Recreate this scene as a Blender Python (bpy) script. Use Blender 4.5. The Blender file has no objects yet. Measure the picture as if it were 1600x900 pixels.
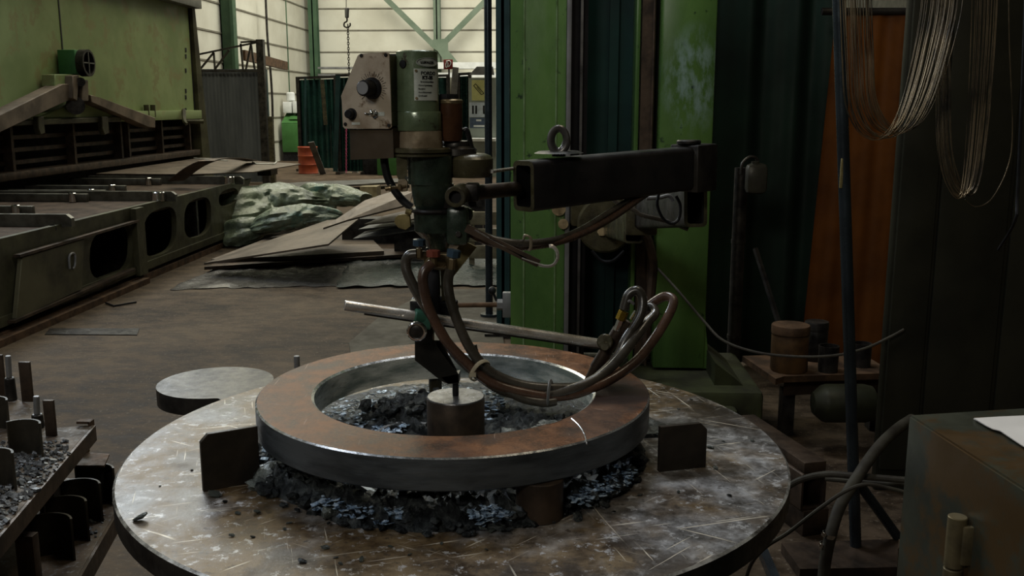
import bpy, bmesh, math, random
from mathutils import Vector, Matrix, Euler, noise
from mathutils.geometry import tessellate_polygon
random.seed(7)
SC = bpy.context.scene
COL = SC.collection
pi = math.pi
# ------------------------------------------------------------------ camera
FPX, PITCH, YAW, CAMZ = 1500.0, math.radians(10.76), math.radians(2.67), 1.6
cd = bpy.data.cameras.new('camera'); cam = bpy.data.objects.new('camera', cd); COL.objects.link(cam)
cd.sensor_fit = 'HORIZONTAL'; cd.sensor_width = 36; cd.lens = FPX/1600*36; cd.clip_start = .05; cd.clip_end = 200
cam.location = (0, 0, CAMZ); cam.rotation_euler = (pi/2-PITCH, 0, YAW)
SC.camera = cam
# ------------------------------------------------------------------ world, lamps, exposure
SC.view_settings.view_transform = 'Standard'; SC.view_settings.look = 'None'
SC.view_settings.gamma = 1; SC.view_settings.use_curve_mapping = False
SC.view_settings.exposure = 0.22
w = bpy.data.worlds.new('hall_air'); SC.world = w; w.use_nodes = True
w.node_tree.nodes['Background'].inputs[0].default_value = (.62, .68, .55, 1)
w.node_tree.nodes['Background'].inputs[1].default_value = .028
def lamp(name, loc, target, size, power, color, sizey=None):
    l = bpy.data.lights.new(name, 'AREA'); l.energy = power; l.color = color
    l.shape = 'RECTANGLE'; l.size = size; l.size_y = sizey or size
    o = bpy.data.objects.new(name, l); COL.objects.link(o); o.location = loc
    o.rotation_euler = (Vector(target)-Vector(loc)).to_track_quat('-Z', 'Y').to_euler()
    return o
lamp('roof_skylight_far', (-2, 24, 9.5), (-2, 27, 0), 14, 1850, (1, .97, .84), 6)
lamp('roof_skylight_left', (-4.5, 13, 7.5), (-4, 10, 0), 6, 430, (1, .95, .72), 6)
lamp('window_far_left', (-5.5, 9.5, 4.6), (-.4, 2.0, .8), 2.6, 165, (.76, .87, 1), 1.0)
lamp('hall_lamp_left', (-3.2, 1.2, 4.2), (-.4, 2.4, .8), 1.4, 26, (.80, .88, 1), .8)
lamp('front_fill_light', (-1.6, -1.9, 3.6), (-.3, 2.2, 1.3), 1.2, 36, (1, .96, .86), .7)  # added fill from the camera side to brighten the machine head
lamp('hall_lamp_above', (-.3, 4.3, 5.0), (-.1, 2.4, .8), 1.1, 62, (.90, .95, 1), .8)
lamp('hall_lamp_right', (1.2, 2.4, 5.4), (1.0, 3.4, 0), 1.2, 20, (1, .86, .62), .8)

# ------------------------------------------------------------------ photo geometry
_F = Vector((-math.sin(YAW)*math.cos(PITCH), math.cos(YAW)*math.cos(PITCH), -math.sin(PITCH)))
_R = Vector((math.cos(YAW), math.sin(YAW), 0)); _U = _R.cross(_F); _C = Vector((0, 0, CAMZ))
def ray(x, y): return _F + _R*((x-800)/FPX) + _U*((450-y)/FPX)
def PZ(x, y, z): d = ray(x, y); return _C + d*((z-CAMZ)/d.z)
def PY(x, y, Y): d = ray(x, y); return _C + d*(Y/d.y)
def PX(x, y, X): d = ray(x, y); return _C + d*(X/d.x)
def PV(x, y, A, B):
    n = Vector((B.y-A.y, A.x-B.x, 0)); d = ray(x, y); return _C + d*((A-_C).dot(n)/d.dot(n))

# ------------------------------------------------------------------ materials
_mats = {}
def nt(name):
    m = bpy.data.materials.new(name); m.use_nodes = True; t = m.node_tree
    return m, t, t.nodes['Principled BSDF']
def ramp(t, src, stops):
    r = t.nodes.new('ShaderNodeValToRGB'); e = r.color_ramp.elements
    while len(e) < len(stops): e.new(.5)
    for el, (p, c) in zip(e, stops):
        el.position = p; el.color = (c if hasattr(c, '__len__') else (c, c, c))[:3] + (1,) if not hasattr(c, '__len__') else tuple(c[:3])+(1,)
    t.links.new(src, r.inputs[0]); return r.outputs[0]
def noisen(t, co, scale, detail=6, rough=.6, stretch=(1, 1, 1), rot=(0, 0, 0)):
    if any(rot):
        m0 = t.nodes.new('ShaderNodeMapping'); m0.inputs['Rotation'].default_value = rot; t.links.new(co, m0.inputs[0]); co = m0.outputs[0]
    mp = t.nodes.new('ShaderNodeMapping'); mp.inputs['Scale'].default_value = stretch
    t.links.new(co, mp.inputs[0]); n = t.nodes.new('ShaderNodeTexNoise')
    n.inputs['Scale'].default_value = scale; n.inputs['Detail'].default_value = detail; n.inputs['Roughness'].default_value = rough
    t.links.new(mp.outputs[0], n.inputs['Vector']); return n.outputs[0]
def mix(t, f, a, b, mode='MIX'):
    m = t.nodes.new('ShaderNodeMix'); m.data_type = 'RGBA'; m.blend_type = mode
    for i, v in ((0, f), (6, a), (7, b)):
        if hasattr(v, 'is_output') or hasattr(v, 'links'): t.links.new(v, m.inputs[i])
        elif i == 0: m.inputs[0].default_value = v
        else: m.inputs[i].default_value = tuple(v)[:3]+(1,)
    return m.outputs[2]
def bumpn(t, h, strength, dist, bsdf):
    b = t.nodes.new('ShaderNodeBump'); b.inputs['Strength'].default_value = strength; b.inputs['Distance'].default_value = dist
    t.links.new(h, b.inputs['Height']); t.links.new(b.outputs[0], bsdf.inputs['Normal'])
def M(name, c1, c2=None, scale=9, rough=.6, metal=0, bump=.25, spots=None, spot_scale=30, spot_amt=.62, stretch=(1, 1, 1), bdist=.004, rvar=.12, spec=.22):
    if name in _mats: return _mats[name]
    m, t, b = nt(name); c2 = c2 or tuple(v*.55 for v in c1)
    co = t.nodes.new('ShaderNodeTexCoord').outputs['Object']
    n1 = noisen(t, co, scale, stretch=stretch); col = ramp(t, n1, [(.38, c2), (.60, c1)])
    if spots:
        n2 = noisen(t, co, spot_scale, 8, .7); s = ramp(t, n2, [(spot_amt-.03, 0), (spot_amt+.03, 1)])
        col = mix(t, s, col, spots)
    t.links.new(col, b.inputs['Base Color']); b.inputs['Metallic'].default_value = metal; b.inputs['Specular IOR Level'].default_value = spec
    n3 = noisen(t, co, scale*3.1, 6, .65, stretch)
    t.links.new(ramp(t, n3, [(.3, max(.03, rough-rvar)), (.7, min(1, rough+rvar))]), b.inputs['Roughness'])
    if bump: bumpn(t, n3, bump, bdist, b)
    _mats[name] = m; return m

def table_steel():
    m, t, b = nt('scratched_table_steel'); co = t.nodes.new('ShaderNodeTexCoord').outputs['Object']
    big = noisen(t, co, 1.9, 5, .6); mid = noisen(t, co, 10, 11, .72); fine = noisen(t, co, 38, 6, .75)
    col = ramp(t, mid, [(.38, (.06, .056, .052)), (.5, (.18, .18, .185)), (.62, (.36, .37, .39))])
    rust = ramp(t, mid, [(.4, (.045, .028, .014)), (.52, (.125, .085, .045)), (.64, (.20, .145, .08))])
    col = mix(t, ramp(t, big, [(.39, .1), (.48, 1)]), col, rust)
    col = mix(t, ramp(t, fine, [(.57, 0), (.62, .8)]), col, (.44, .44, .45)); col = mix(t, ramp(t, fine, [(.36, .7), (.41, 0)]), col, (.04, .032, .026))
    dark = noisen(t, co, 4.3, 6, .65, rot=(0, 0, .6)); col = mix(t, ramp(t, dark, [(.54, 0), (.62, .75)]), col, (.045, .035, .028))
    sc = None
    for k, (a, s, th) in enumerate(((.5, 3.5, .69), (1.25, 4.2, .70), (-.35, 3.0, .68), (2.3, 5, .70))):
        v = ramp(t, noisen(t, co, s, 3, .5, (1, 34, 1), (0, 0, a)), [(th-.03, 0), (th, 1)])
        br = ramp(t, noisen(t, co, 4+k, 2, .5, rot=(k, 0, 1)), [(.48, 0), (.56, 1)])
        v = mix(t, 1.0, v, br, 'MULTIPLY'); sc = v if sc is None else mix(t, 1.0, sc, v, 'LIGHTEN')
    col = mix(t, sc, col, (.60, .55, .46))
    t.links.new(col, b.inputs['Base Color']); b.inputs['Metallic'].default_value = .22; b.inputs['Specular IOR Level'].default_value = .28
    t.links.new(ramp(t, mid, [(.4, .30), (.6, .52)]), b.inputs['Roughness'])
    bumpn(t, mid, .35, .006, b); return m
def ring_rust():
    m, t, b = nt('rusty_ring_face'); co = t.nodes.new('ShaderNodeTexCoord').outputs['Object']
    n = noisen(t, co, 14, 8, .7); f = noisen(t, co, 160, 4, .7); g = noisen(t, co, 4, 4, .6)
    col = ramp(t, n, [(.38, (.030, .011, .005)), (.5, (.11, .040, .014)), (.60, (.20, .083, .033))])
    col = mix(t, ramp(t, f, [(.45, 0), (.65, .45)]), col, (.24, .12, .06))
    col = mix(t, ramp(t, g, [(.54, 0), (.64, .6)]), col, (.045, .036, .033))
    for a, s in ((.4, 9), (1.5, 11)):
        v = ramp(t, noisen(t, co, s, 2, .5, (1, 22, 1), (0, 0, a)), [(.71, 0), (.74, .7)])
        col = mix(t, v, col, (.42, .30, .24))
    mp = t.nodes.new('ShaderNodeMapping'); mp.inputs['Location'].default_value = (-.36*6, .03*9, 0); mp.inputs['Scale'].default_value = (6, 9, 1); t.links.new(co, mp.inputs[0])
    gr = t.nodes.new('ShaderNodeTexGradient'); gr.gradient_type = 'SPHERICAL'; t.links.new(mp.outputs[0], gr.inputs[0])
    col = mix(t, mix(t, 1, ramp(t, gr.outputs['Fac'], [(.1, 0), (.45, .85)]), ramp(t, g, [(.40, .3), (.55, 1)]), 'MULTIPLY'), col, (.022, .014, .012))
    t.links.new(col, b.inputs['Base Color']); b.inputs['Metallic'].default_value = .0; b.inputs['Specular IOR Level'].default_value = .12
    t.links.new(ramp(t, n, [(.3, .36), (.7, .52)]), b.inputs['Roughness']); bumpn(t, f, .25, .001, b); return m
def slag_mat():
    m, t, b = nt('glassy_slag'); co = t.nodes.new('ShaderNodeTexCoord').outputs['Object']
    n = noisen(t, co, 30, 8, .75); v = noisen(t, co, 9, 3, .6)
    col = ramp(t, n, [(.40, (.006, .007, .009)), (.52, (.03, .035, .037)), (.62, (.10, .11, .11))])
    t.links.new(col, b.inputs['Base Color']); b.inputs['Metallic'].default_value = .6
    t.links.new(ramp(t, v, [(.42, .14), (.6, .45)]), b.inputs['Roughness']); bumpn(t, n, .9, .012, b); return m
def flake_mat():
    m, t, b = nt('blue_scale_flakes'); co = t.nodes.new('ShaderNodeTexCoord').outputs['Object']
    n = noisen(t, co, 70, 4, .7)
    t.links.new(ramp(t, n, [(.42, (.04, .06, .09)), (.52, (.30, .42, .58)), (.62, (.65, .76, .88))]), b.inputs['Base Color'])
    b.inputs['Metallic'].default_value = .3; b.inputs['Roughness'].default_value = .22; bumpn(t, n, .6, .01, b); return m
def floor_mat():
    m, t, b = nt('worn_hall_floor'); co = t.nodes.new('ShaderNodeTexCoord').outputs['Object']
    a = noisen(t, co, .9, 7, .65); c = noisen(t, co, 4, 9, .78, (1, 1.8, 1)); f = noisen(t, co, 45, 4, .7)
    col = ramp(t, a, [(.40, (.030, .019, .011)), (.5, (.070, .045, .026)), (.60, (.110, .076, .046))])
    col = mix(t, .55, col, ramp(t, c, [(.42, (.014, .010, .007)), (.58, (.125, .093, .064))]))
    col = mix(t, ramp(t, f, [(.60, 0), (.66, .6)]), col, (.22, .18, .14))
    t.links.new(col, b.inputs['Base Color']); t.links.new(ramp(t, c, [(.3, .6), (.7, .85)]), b.inputs['Roughness']); b.inputs['Specular IOR Level'].default_value = .12
    bumpn(t, c, .3, .01, b); return m
TABLE = table_steel(); RINGF = ring_rust(); SLAG = slag_mat(); FLAKE = flake_mat(); FLOORM = floor_mat()
STEELSIDE = M('torch_cut_steel_side', (.16, .18, .20), (.07, .08, .09), 5, .42, .75, .3, stretch=(1, 1, 5))
BRIGHT = M('bright_machined_steel', (.85, .87, .80), (.30, .35, .32), 8, .30, .3, .25, stretch=(1, 1, 4))
EDGE = M('bare_steel_edge', (.75, .77, .78), (.5, .5, .5), 20, .25, .9, .1)
DKSTEEL = M('dark_oily_steel', (.055, .050, .044), (.02, .018, .017), 12, .42, .6, .25)
BLACK = M('black_paint', (.018, .018, .020), (.008, .008, .008), 12, .45, .1, .2)
BROWNST = M('brown_mill_scale_steel', (.085, .058, .040), (.035, .026, .02), 9, .5, .5, .3)
RUST = M('rusty_steel', (.125, .072, .040), (.05, .03, .018), 9, .7, .2, .4)
SHEET = M('dull_sheet_steel', (.17, .135, .105), (.095, .075, .058), 3, .5, .35, .2)
SHEETG = M('grey_sheet_steel', (.15, .15, .145), (.08, .078, .07), 3, .45, .5, .2)
TOOLGREEN = M('hammer_green_enamel', (.14, .185, .105), (.085, .12, .065), 14, .24, .15, .12, (.05, .04, .025), 22, .62, spec=.7)
DKGREEN = M('dark_green_enamel', (.034, .052, .036), (.012, .018, .013), 12, .26, .1, .2, (.06, .055, .02), 9, .62, spec=.6)
OLIVE = M('olive_oily_casting', (.085, .075, .038), (.035, .03, .018), 10, .30, .25, .3, spec=.6)
BRASSY = M('worn_brass_metal', (.30, .23, .13), (.15, .11, .06), 10, .35, .8, .2)
BRASS = M('yellow_brass_nut', (.55, .38, .06), (.35, .22, .03), 14, .3, .9, .1)
TANBAND = M('brown_stained_metal', (.34, .27, .18), (.17, .125, .075), 12, .32, .35, .2)
PANELF = M('stained_aluminium_panel', (.44, .37, .28), (.25, .18, .12), 9, .5, .25, .15, (.14, .09, .05), 14, .60)
CHROME = M('chrome', (.7, .7, .7), (.5, .5, .5), 10, .15, 1, .05)
NPLATE = M('aluminium_nameplate', (.62, .65, .58), (.46, .50, .44), 10, .35, .3, .1)
INK = M('black_ink', (.012, .012, .012), (.008, .008, .008), 5, .5, 0, 0)
BROWNCAN = M('brown_enamel_can', (.10, .045, .022), (.04, .018, .010), 8, .30, .25, .1)
RUBBER = M('dusty_rubber_hose', (.062, .052, .040), (.03, .026, .020), 10, .30, 0, .15, spec=.6)
RUBBERG = M('grey_rubber_hose', (.13, .14, .15), (.065, .07, .075), 10, .38, 0, .2)
RUBBERR = M('red_brown_rubber_hose', (.095, .050, .032), (.045, .026, .018), 10, .28, 0, .15, spec=.6)
TUBEST = M('stained_steel_tube', (.80, .77, .73), (.50, .43, .35), 5, .28, .6, .1, stretch=(1, 6, 6))
BLUEK = M('blue_plastic_knob', (.035, .06, .085), (.02, .03, .045), 8, .3, 0, .1)
REDK = M('red_plastic_knob', (.20, .055, .035), (.12, .035, .025), 8, .35, 0, .1)
CLAMPG = M('green_enamel_clamp', (.05, .15, .10), (.03, .08, .055), 10, .35, .1, .1)
TIE = M('tan_cable_tie', (.42, .36, .25), (.3, .25, .17), 10, .5, 0, 0)
COLGREEN = M('column_green_enamel', (.105, .205, .050), (.058, .125, .032), 2.2, .26, 0, .15, (.012, .03, .014), 15, .64, stretch=(1, 1, .4), spec=.55)
RAIL = M('slideway_steel', (.16, .15, .14), (.08, .075, .07), 5, .35, .7, .15)
GREYSTRIP = M('grey_strip', (.24, .24, .24), (.15, .15, .15), 5, .5, .3, .1)
def scuffed_green():
    m = COLGREEN.copy(); m.name = 'column_green_enamel_scuffed'; t = m.node_tree; b = t.nodes['Principled BSDF']; old = b.inputs['Base Color'].links[0].from_socket
    co = t.nodes.new('ShaderNodeTexCoord').outputs['Object']; mp = t.nodes.new('ShaderNodeMapping'); mp.vector_type = 'POINT'; mp.inputs['Location'].default_value = (-.29*5.5, 0, -1.72*3.2); mp.inputs['Scale'].default_value = (5.5, .4, 3.2); t.links.new(co, mp.inputs[0])
    gr = t.nodes.new('ShaderNodeTexGradient'); gr.gradient_type = 'SPHERICAL'; t.links.new(mp.outputs[0], gr.inputs[0])
    n = noisen(t, co, 9, 6, .65, (2, 1, .8)); k = mix(t, 1, ramp(t, n, [(.44, 0), (.58, 1)]), ramp(t, gr.outputs['Fac'], [(.1, 0), (.6, .8)]), 'MULTIPLY')
    t.links.new(mix(t, k, old, (.25, .36, .33)), b.inputs['Base Color']); return m
COLG2 = scuffed_green()
GSLAG = M('grey_slag_lump', (.16, .18, .165), (.035, .042, .04), 28, .28, .2, .8, spec=.7, bdist=.008)
DECKB = M('deck_brown_steel', (.075, .052, .037), (.038, .027, .02), 6, .7, 0, .3, spec=.08)
RIM = M('worn_rim_steel', (.75, .74, .70), (.10, .09, .08), 16, .3, .6, .3)
FLOORP = M('floor_plate_grey', (.085, .075, .056), (.045, .038, .028), 3, .65, 0, .3, spec=.1)
CABLEM = M('dull_cable', (.06, .055, .042), (.035, .03, .024), 10, .6, 0, .1, spec=.1)
TEAL = M('dark_teal_enamel', (.010, .045, .040), (.006, .022, .022), 2, .5, 0, .1)
POSTBLUE = M('dark_blue_green_post', (.020, .055, .055), (.013, .035, .035), 3, .5, 0, .1)
DCURT = M('dark_green_curtain', (.012, .030, .022), (.007, .014, .012), 1.5, .6, 0, .1)
OCURT = M('orange_brown_curtain', (.19, .062, .010), (.11, .036, .007), 2.5, .55, 0, .15)
DPANEL = M('dark_olive_panel', (.034, .033, .022), (.02, .02, .014), 2, .5, .1, .1)
SHEARG = M('pale_green_machine_paint', (.235, .29, .125), (.165, .215, .085), .9, .55, 0, .1, (.20, .20, .085), 2.6, .56)
SHEARD = M('trim_grey', (.13, .13, .115), (.09, .09, .08), 4, .5, .2, .1)  # plain grey for the shear's top trim and the fan ribs
BENCHG = M('grimy_olive_machine_paint', (.085, .082, .045), (.04, .036, .022), 3, .5, .2, .25)
RAMB = M('grimy_tan_casting', (.17, .13, .095), (.085, .065, .048), 3, .6, .1, .3)
PVC = M('dark_paint_and_recess_shade', (.012, .010, .012), (.006, .006, .006), 4, .7, 0, .1)  # near-black: dark slideway, and shade painted into recesses and gaps
WALLP = M('cream_wall_panel', (.60, .59, .50), (.50, .485, .40), .7, .8, 0, .05)
JOINT = M('grey_panel_joint', (.20, .19, .15), (.14, .13, .10), 4, .8, 0, 0)
HALLG = M('hall_steel_green', (.06, .11, .06), (.04, .08, .045), 2, .5, 0, .1)
BRACEG = M('pale_green_brace_steel', (.15, .19, .14), (.11, .15, .105), 2, .5, 0, .1)
GATE = M('grey_gate_sheet', (.12, .13, .14), (.08, .088, .095), 1.2, .55, .2, .1, stretch=(4, 4, .5))
SCREENG = M('translucent_green_screen', (.018, .055, .042), (.008, .022, .020), 1.6, .25, 0, .05)
CABG = M('bright_green_cabinet', (.055, .16, .045), (.04, .12, .03), 2, .45, 0, .05)
WHITE = M('white_enamel', (.72, .74, .72), (.6, .62, .6), 4, .5, 0, 0)
BARREL = M('red_orange_drum_paint', (.36, .075, .03), (.25, .05, .025), 5, .45, 0, .1)
SIGNR = M('dark_red_sign', (.25, .03, .025), (.2, .025, .02), 4, .5, 0, 0)
PINK = M('pink_chain', (.50, .09, .20), (.35, .06, .13), 4, .5, 0, 0)
YPAPER = M('yellow_poster_paper', (.62, .60, .26), (.5, .5, .2), 5, .7, 0, 0)
BPAPER = M('pale_blue_poster_paper', (.55, .62, .68), (.4, .45, .5), 9, .7, 0, 0)
NPAPER = M('navy_poster_paper', (.08, .11, .17), (.05, .07, .1), 9, .7, 0, 0)
TARPF = M('green_plastic_film', (.20, .24, .165), (.085, .11, .075), 5, .22, 0, .5, (.07, .16, .125), 1.2, .60, bdist=.03, spec=.6)
FILM = M('clear_plastic_film', (.022, .036, .032), (.008, .015, .015), 3, .3, 0, .8, bdist=.02, stretch=(1, 3, 1))
CABD = M('grey_green_cabinet_steel', (.070, .074, .052), (.04, .043, .033), 3, .42, .4, .15, (.085, .052, .022), 2.2, .55)
PAPER = M('white_paper', (.78, .76, .74), (.7, .68, .66), 5, .7, 0, .05)
WIRE = M('steel_wire', (.30, .22, .13), (.04, .032, .025), 5, .38, .7, 0)
POLEB = M('blue_grey_pole', (.045, .058, .068), (.03, .036, .042), 3, .28, .6, .1)
YELL = M('yellowed_steel', (.30, .24, .10), (.15, .12, .05), 14, .5, .3, .2)
WOOD = M('pallet_wood', (.30, .26, .16), (.18, .15, .09), 8, .7, 0, .2)

# ------------------------------------------------------------------ mesh builder
class MB:
    def __init__(s): s.bm = bmesh.new(); s.mi = 0
    def _add(s, verts, faces, mi=None):
        vs = [s.bm.verts.new(v) for v in verts]; out = []
        for f in faces:
            try: fc = s.bm.faces.new([vs[i] for i in f]); fc.material_index = s.mi if mi is None else mi; out.append(fc)
            except ValueError: pass
        return vs, out
    def box(s, c, size, rot=None, bev=0, mi=None):
        hx, hy, hz = [v/2 for v in size]; R = (rot if isinstance(rot, Matrix) else Euler(rot or (0, 0, 0)).to_matrix()).to_3x3()
        vs = [Vector(c)+R@Vector((x*hx, y*hy, z*hz)) for x in (-1, 1) for y in (-1, 1) for z in (-1, 1)]
        v, f = s._add(vs, [(0, 1, 3, 2), (4, 6, 7, 5), (0, 4, 5, 1), (2, 3, 7, 6), (0, 2, 6, 4), (1, 5, 7, 3)], mi)
        if bev:
            es = list({e for x in f for e in x.edges})
            r = bmesh.ops.bevel(s.bm, geom=es, offset=bev, segments=2, affect='EDGES', profile=.5)
            for x in r['faces']: x.material_index = s.mi if mi is None else mi
        return s
    def span(s, x0, x1, y0, y1, z0, z1, bev=0, mi=None):
        return s.box(((x0+x1)/2, (y0+y1)/2, (z0+z1)/2), (abs(x1-x0), abs(y1-y0), abs(z1-z0)), bev=bev, mi=mi)
    def beam(s, p, q, w, h, bev=0, up=(0, 0, 1), mi=None):
        p, q = Vector(p), Vector(q); d = (q-p); L = d.length; y = d/L; x = y.cross(Vector(up)).normalized(); z = x.cross(y)
        return s.box((p+q)/2, (w, L, h), Matrix((x, y, z)).transposed(), bev, mi)
    def lathe(s, prof, o=(0, 0, 0), axis=(0, 0, 1), seg=28, mi=None, mis=None, phase=0):
        q = Vector((0, 0, 1)).rotation_difference(Vector(axis).normalized()).to_matrix(); o = Vector(o); verts = []; faces = []
        rings = []
        for r, z in prof:
            if r <= 1e-6: rings.append([len(verts)]); verts.append(o+q@Vector((0, 0, z)))
            else:
                rings.append(list(range(len(verts), len(verts)+seg)))
                for k in range(seg): a = 2*pi*k/seg+phase; verts.append(o+q@Vector((r*math.cos(a), r*math.sin(a), z)))
        fm = []
        for i, (A, B) in enumerate(zip(rings, rings[1:])):
            for k in range(seg):
                k2 = (k+1) % seg
                if len(A) == 1 and len(B) == 1: continue
                if len(A) == 1: faces.append((A[0], B[k2], B[k]))
                elif len(B) == 1: faces.append((A[k], A[k2], B[0]))
                else: faces.append((A[k], A[k2], B[k2], B[k]))
                fm.append(mis[i] if mis else (s.mi if mi is None else mi))
        vs = [s.bm.verts.new(v) for v in verts]
        for f, m_ in zip(faces, fm): fc = s.bm.faces.new([vs[i] for i in f]); fc.material_index = m_
        return s
    def cyl(s, p, q, r, r2=None, seg=20, bev=0, mi=None, phase=0):
        p, q = Vector(p), Vector(q); L = (q-p).length; r2 = r if r2 is None else r2
        pr = [(0, 0), (r-bev, 0), (r, bev), (r2, L-bev), (r2-bev, L), (0, L)] if bev else [(0, 0), (r, 0), (r2, L), (0, L)]
        return s.lathe(pr, p, q-p, seg, mi, phase=phase)
    def ringbox(s, o, axis, ro, ri, h, seg=28, mi=None, bev=0):
        return s.lathe([(ri, 0), (ro-bev, 0), (ro, bev), (ro, h-bev), (ro-bev, h), (ri, h), (ri, 0)] if bev else [(ri, 0), (ro, 0), (ro, h), (ri, h), (ri, 0)], o, axis, seg, mi)
    def tube(s, pts, r, seg=8, smooth=6, closed=False, mi=None, rads=None, ry=None):
        P = [Vector(p) for p in pts]
        if smooth: P = catmull(P, smooth, closed)
        n = len(P); T = []
        for i in range(n):
            a = P[(i-1) % n] if closed or i > 0 else P[i]; b = P[(i+1) % n] if closed or i < n-1 else P[i]; T.append((b-a).normalized())
        N = T[0].orthogonal().normalized(); verts = []
        for i in range(n):
            N = (N - T[i]*N.dot(T[i])).normalized(); B = T[i].cross(N)
            rr = r if rads is None else rads[min(len(rads)-1, int(i*len(rads)/n))]
            for k in range(seg): a = 2*pi*k/seg; verts.append(P[i]+N*(rr*math.cos(a))+B*((ry or rr)*math.sin(a)))
        faces = []
        for i in range(n if closed else n-1):
            j = (i+1) % n
            for k in range(seg): k2 = (k+1) % seg; faces.append((i*seg+k, i*seg+k2, j*seg+k2, j*seg+k))
        if not closed: faces.append(tuple(range(seg))[::-1]); faces.append(tuple((n-1)*seg+k for k in range(seg)))
        s._add(verts, faces, mi); return s
    def prism(s, pts, vec, mi=None, mis=None, bev=0):
        n = len(pts); P = [Vector(p) for p in pts]; vec = Vector(vec)
        v, f = s._add(P+[p+vec for p in P], [tuple(range(n))[::-1], tuple(range(n, 2*n))]+[(i, (i+1) % n, n+(i+1) % n, n+i) for i in range(n)], mi)
        if mis and len(f) > 1: f[1].material_index = mis[1]; f[0].material_index = mis[0]
        if bev:
            es = list({e for x in f for e in x.edges}); bmesh.ops.bevel(s.bm, geom=es, offset=bev, segments=1, affect='EDGES')
        return s
    def holed(s, loops, vec, mi=None):          # loops of 3D points: outline first, then holes; extruded by vec
        vec = Vector(vec); flat = [Vector(p) for l in loops for p in l]; n = len(flat)
        tris = tessellate_polygon([[Vector(p) for p in l] for l in loops])
        faces = [t for t in tris] + [tuple(i+n for i in t)[::-1] for t in tris]; k = 0
        for l in loops:
            m_ = len(l); faces += [(k+i, k+(i+1) % m_, n+k+(i+1) % m_, n+k+i) for i in range(m_)]; k += m_
        s._add(flat+[p+vec for p in flat], faces, mi); return s
    def rtube(s, p, q, w, h, t, r=.0, up=(0, 0, 1), mi=None, endmi=0):   # hollow rectangular tube with rounded corners
        p, q = Vector(p), Vector(q); y = (q-p).normalized(); x = y.cross(Vector(up)).normalized(); z = x.cross(y)
        def loop(w_, h_, r_): 
            o = []
            for cx, cz, a0 in ((w_/2-r_, h_/2-r_, 0), (-w_/2+r_, h_/2-r_, 90), (-w_/2+r_, -h_/2+r_, 180), (w_/2-r_, -h_/2+r_, 270)):
                for k in range(4): a = math.radians(a0+30*k); o.append((cx+r_*math.cos(a), cz+r_*math.sin(a)))
            return o
        L = loop(w, h, r); I = loop(w-2*t, h-2*t, max(.001, r-t*.6)); n = len(L)
        V = [c+x*a+z*b for c in (p, q) for l in (L, I) for a, b in l]
        F = []
        for i in range(n):
            j = (i+1) % n
            F += [(i, j, 2*n+j, 2*n+i), (n+i, 3*n+i, 3*n+j, n+j), (i, n+i, n+j, j), (2*n+i, 2*n+j, 3*n+j, 3*n+i)]
        _, fs = s._add(V, F, mi)
        for k in range(2, len(fs), 4): fs[k].material_index = endmi
        return s
    def blob(s, c, r, sq=(1, 1, 1), amp=.35, freq=1.0, sub=2, mi=None, rot=0):
        g = bmesh.ops.create_icosphere(s.bm, subdivisions=sub, radius=1); off = Vector((random.random()*99, random.random()*99, 3))
        Rm = Euler((random.random()*.5, random.random()*.5, rot or random.random()*6)).to_matrix()
        for v in g['verts']:
            d = v.co.normalized(); k = 1+amp*(noise.noise(d*1.6*freq+off)+.6*noise.noise(d*4*freq+off))
            v.co = Vector(c)+Rm@Vector((d.x*sq[0], d.y*sq[1], d.z*sq[2]))*(r*k)
        if mi:
            for v in g['verts']:
                for f in v.link_faces: f.material_index = mi
        return s
    def mesh_in(s, verts, faces, mi=None): s._add(verts, faces, mi); return s
    def build(s, name, mats, parent=None, angle=34, label=None, kind=None):
        bm = s.bm; bmesh.ops.recalc_face_normals(bm, faces=bm.faces)
        for f in bm.faces: f.smooth = True
        ca = math.radians(angle)
        for e in bm.edges:
            if len(e.link_faces) == 2 and e.calc_face_angle(0) > ca: e.smooth = False
        off = Vector((0, 0, 0)); p = parent
        while p is not None: off += p.location; p = p.parent
        if parent is None:
            xs = [v.co for v in bm.verts]
            off = Vector(((min(v.x for v in xs)+max(v.x for v in xs))/2, (min(v.y for v in xs)+max(v.y for v in xs))/2, min(v.z for v in xs)))
        bmesh.ops.translate(bm, vec=-off, verts=bm.verts)
        me = bpy.data.meshes.new(name); bm.to_mesh(me); bm.free()
        for m_ in (mats if isinstance(mats, (list, tuple)) else [mats]): me.materials.append(m_)
        o = bpy.data.objects.new(name, me); COL.objects.link(o)
        if parent is None: o.location = off
        else: o.parent = parent
        if label: o['label'] = label
        if kind: o['kind'] = kind
        return o
    def top(s, name, mats, label, cat, group=None, kind=None, angle=34):
        o = s.build(name, mats, None, angle); tag(o, label, cat, group, kind); return o
def tag(o, label=None, cat=None, group=None, kind=None):
    for k, v in (('label', label), ('category', cat), ('group', group), ('kind', kind)):
        if v: o[k] = v
    return o
def catmull(P, k, closed=False):
    out = []; n = len(P); rng = range(n if closed else n-1)
    for i in rng:
        g = (lambda j: P[j % n]) if closed else (lambda j: P[max(0, min(n-1, j))])
        a, b, c, d = g(i-1), g(i), g(i+1), g(i+2)
        for s_ in range(k):
            t = s_/k; out.append(.5*((2*b)+(c-a)*t+(2*a-5*b+4*c-d)*t*t+(3*b-a-3*c+d)*t**3))
    if not closed: out.append(P[-1])
    return out
def thing(name, label, cat, loc=(0, 0, 0), group=None):
    o = bpy.data.objects.new(name, None); COL.objects.link(o); o.location = loc; o.empty_display_size = .1
    return tag(o, label, cat, group)
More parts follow.
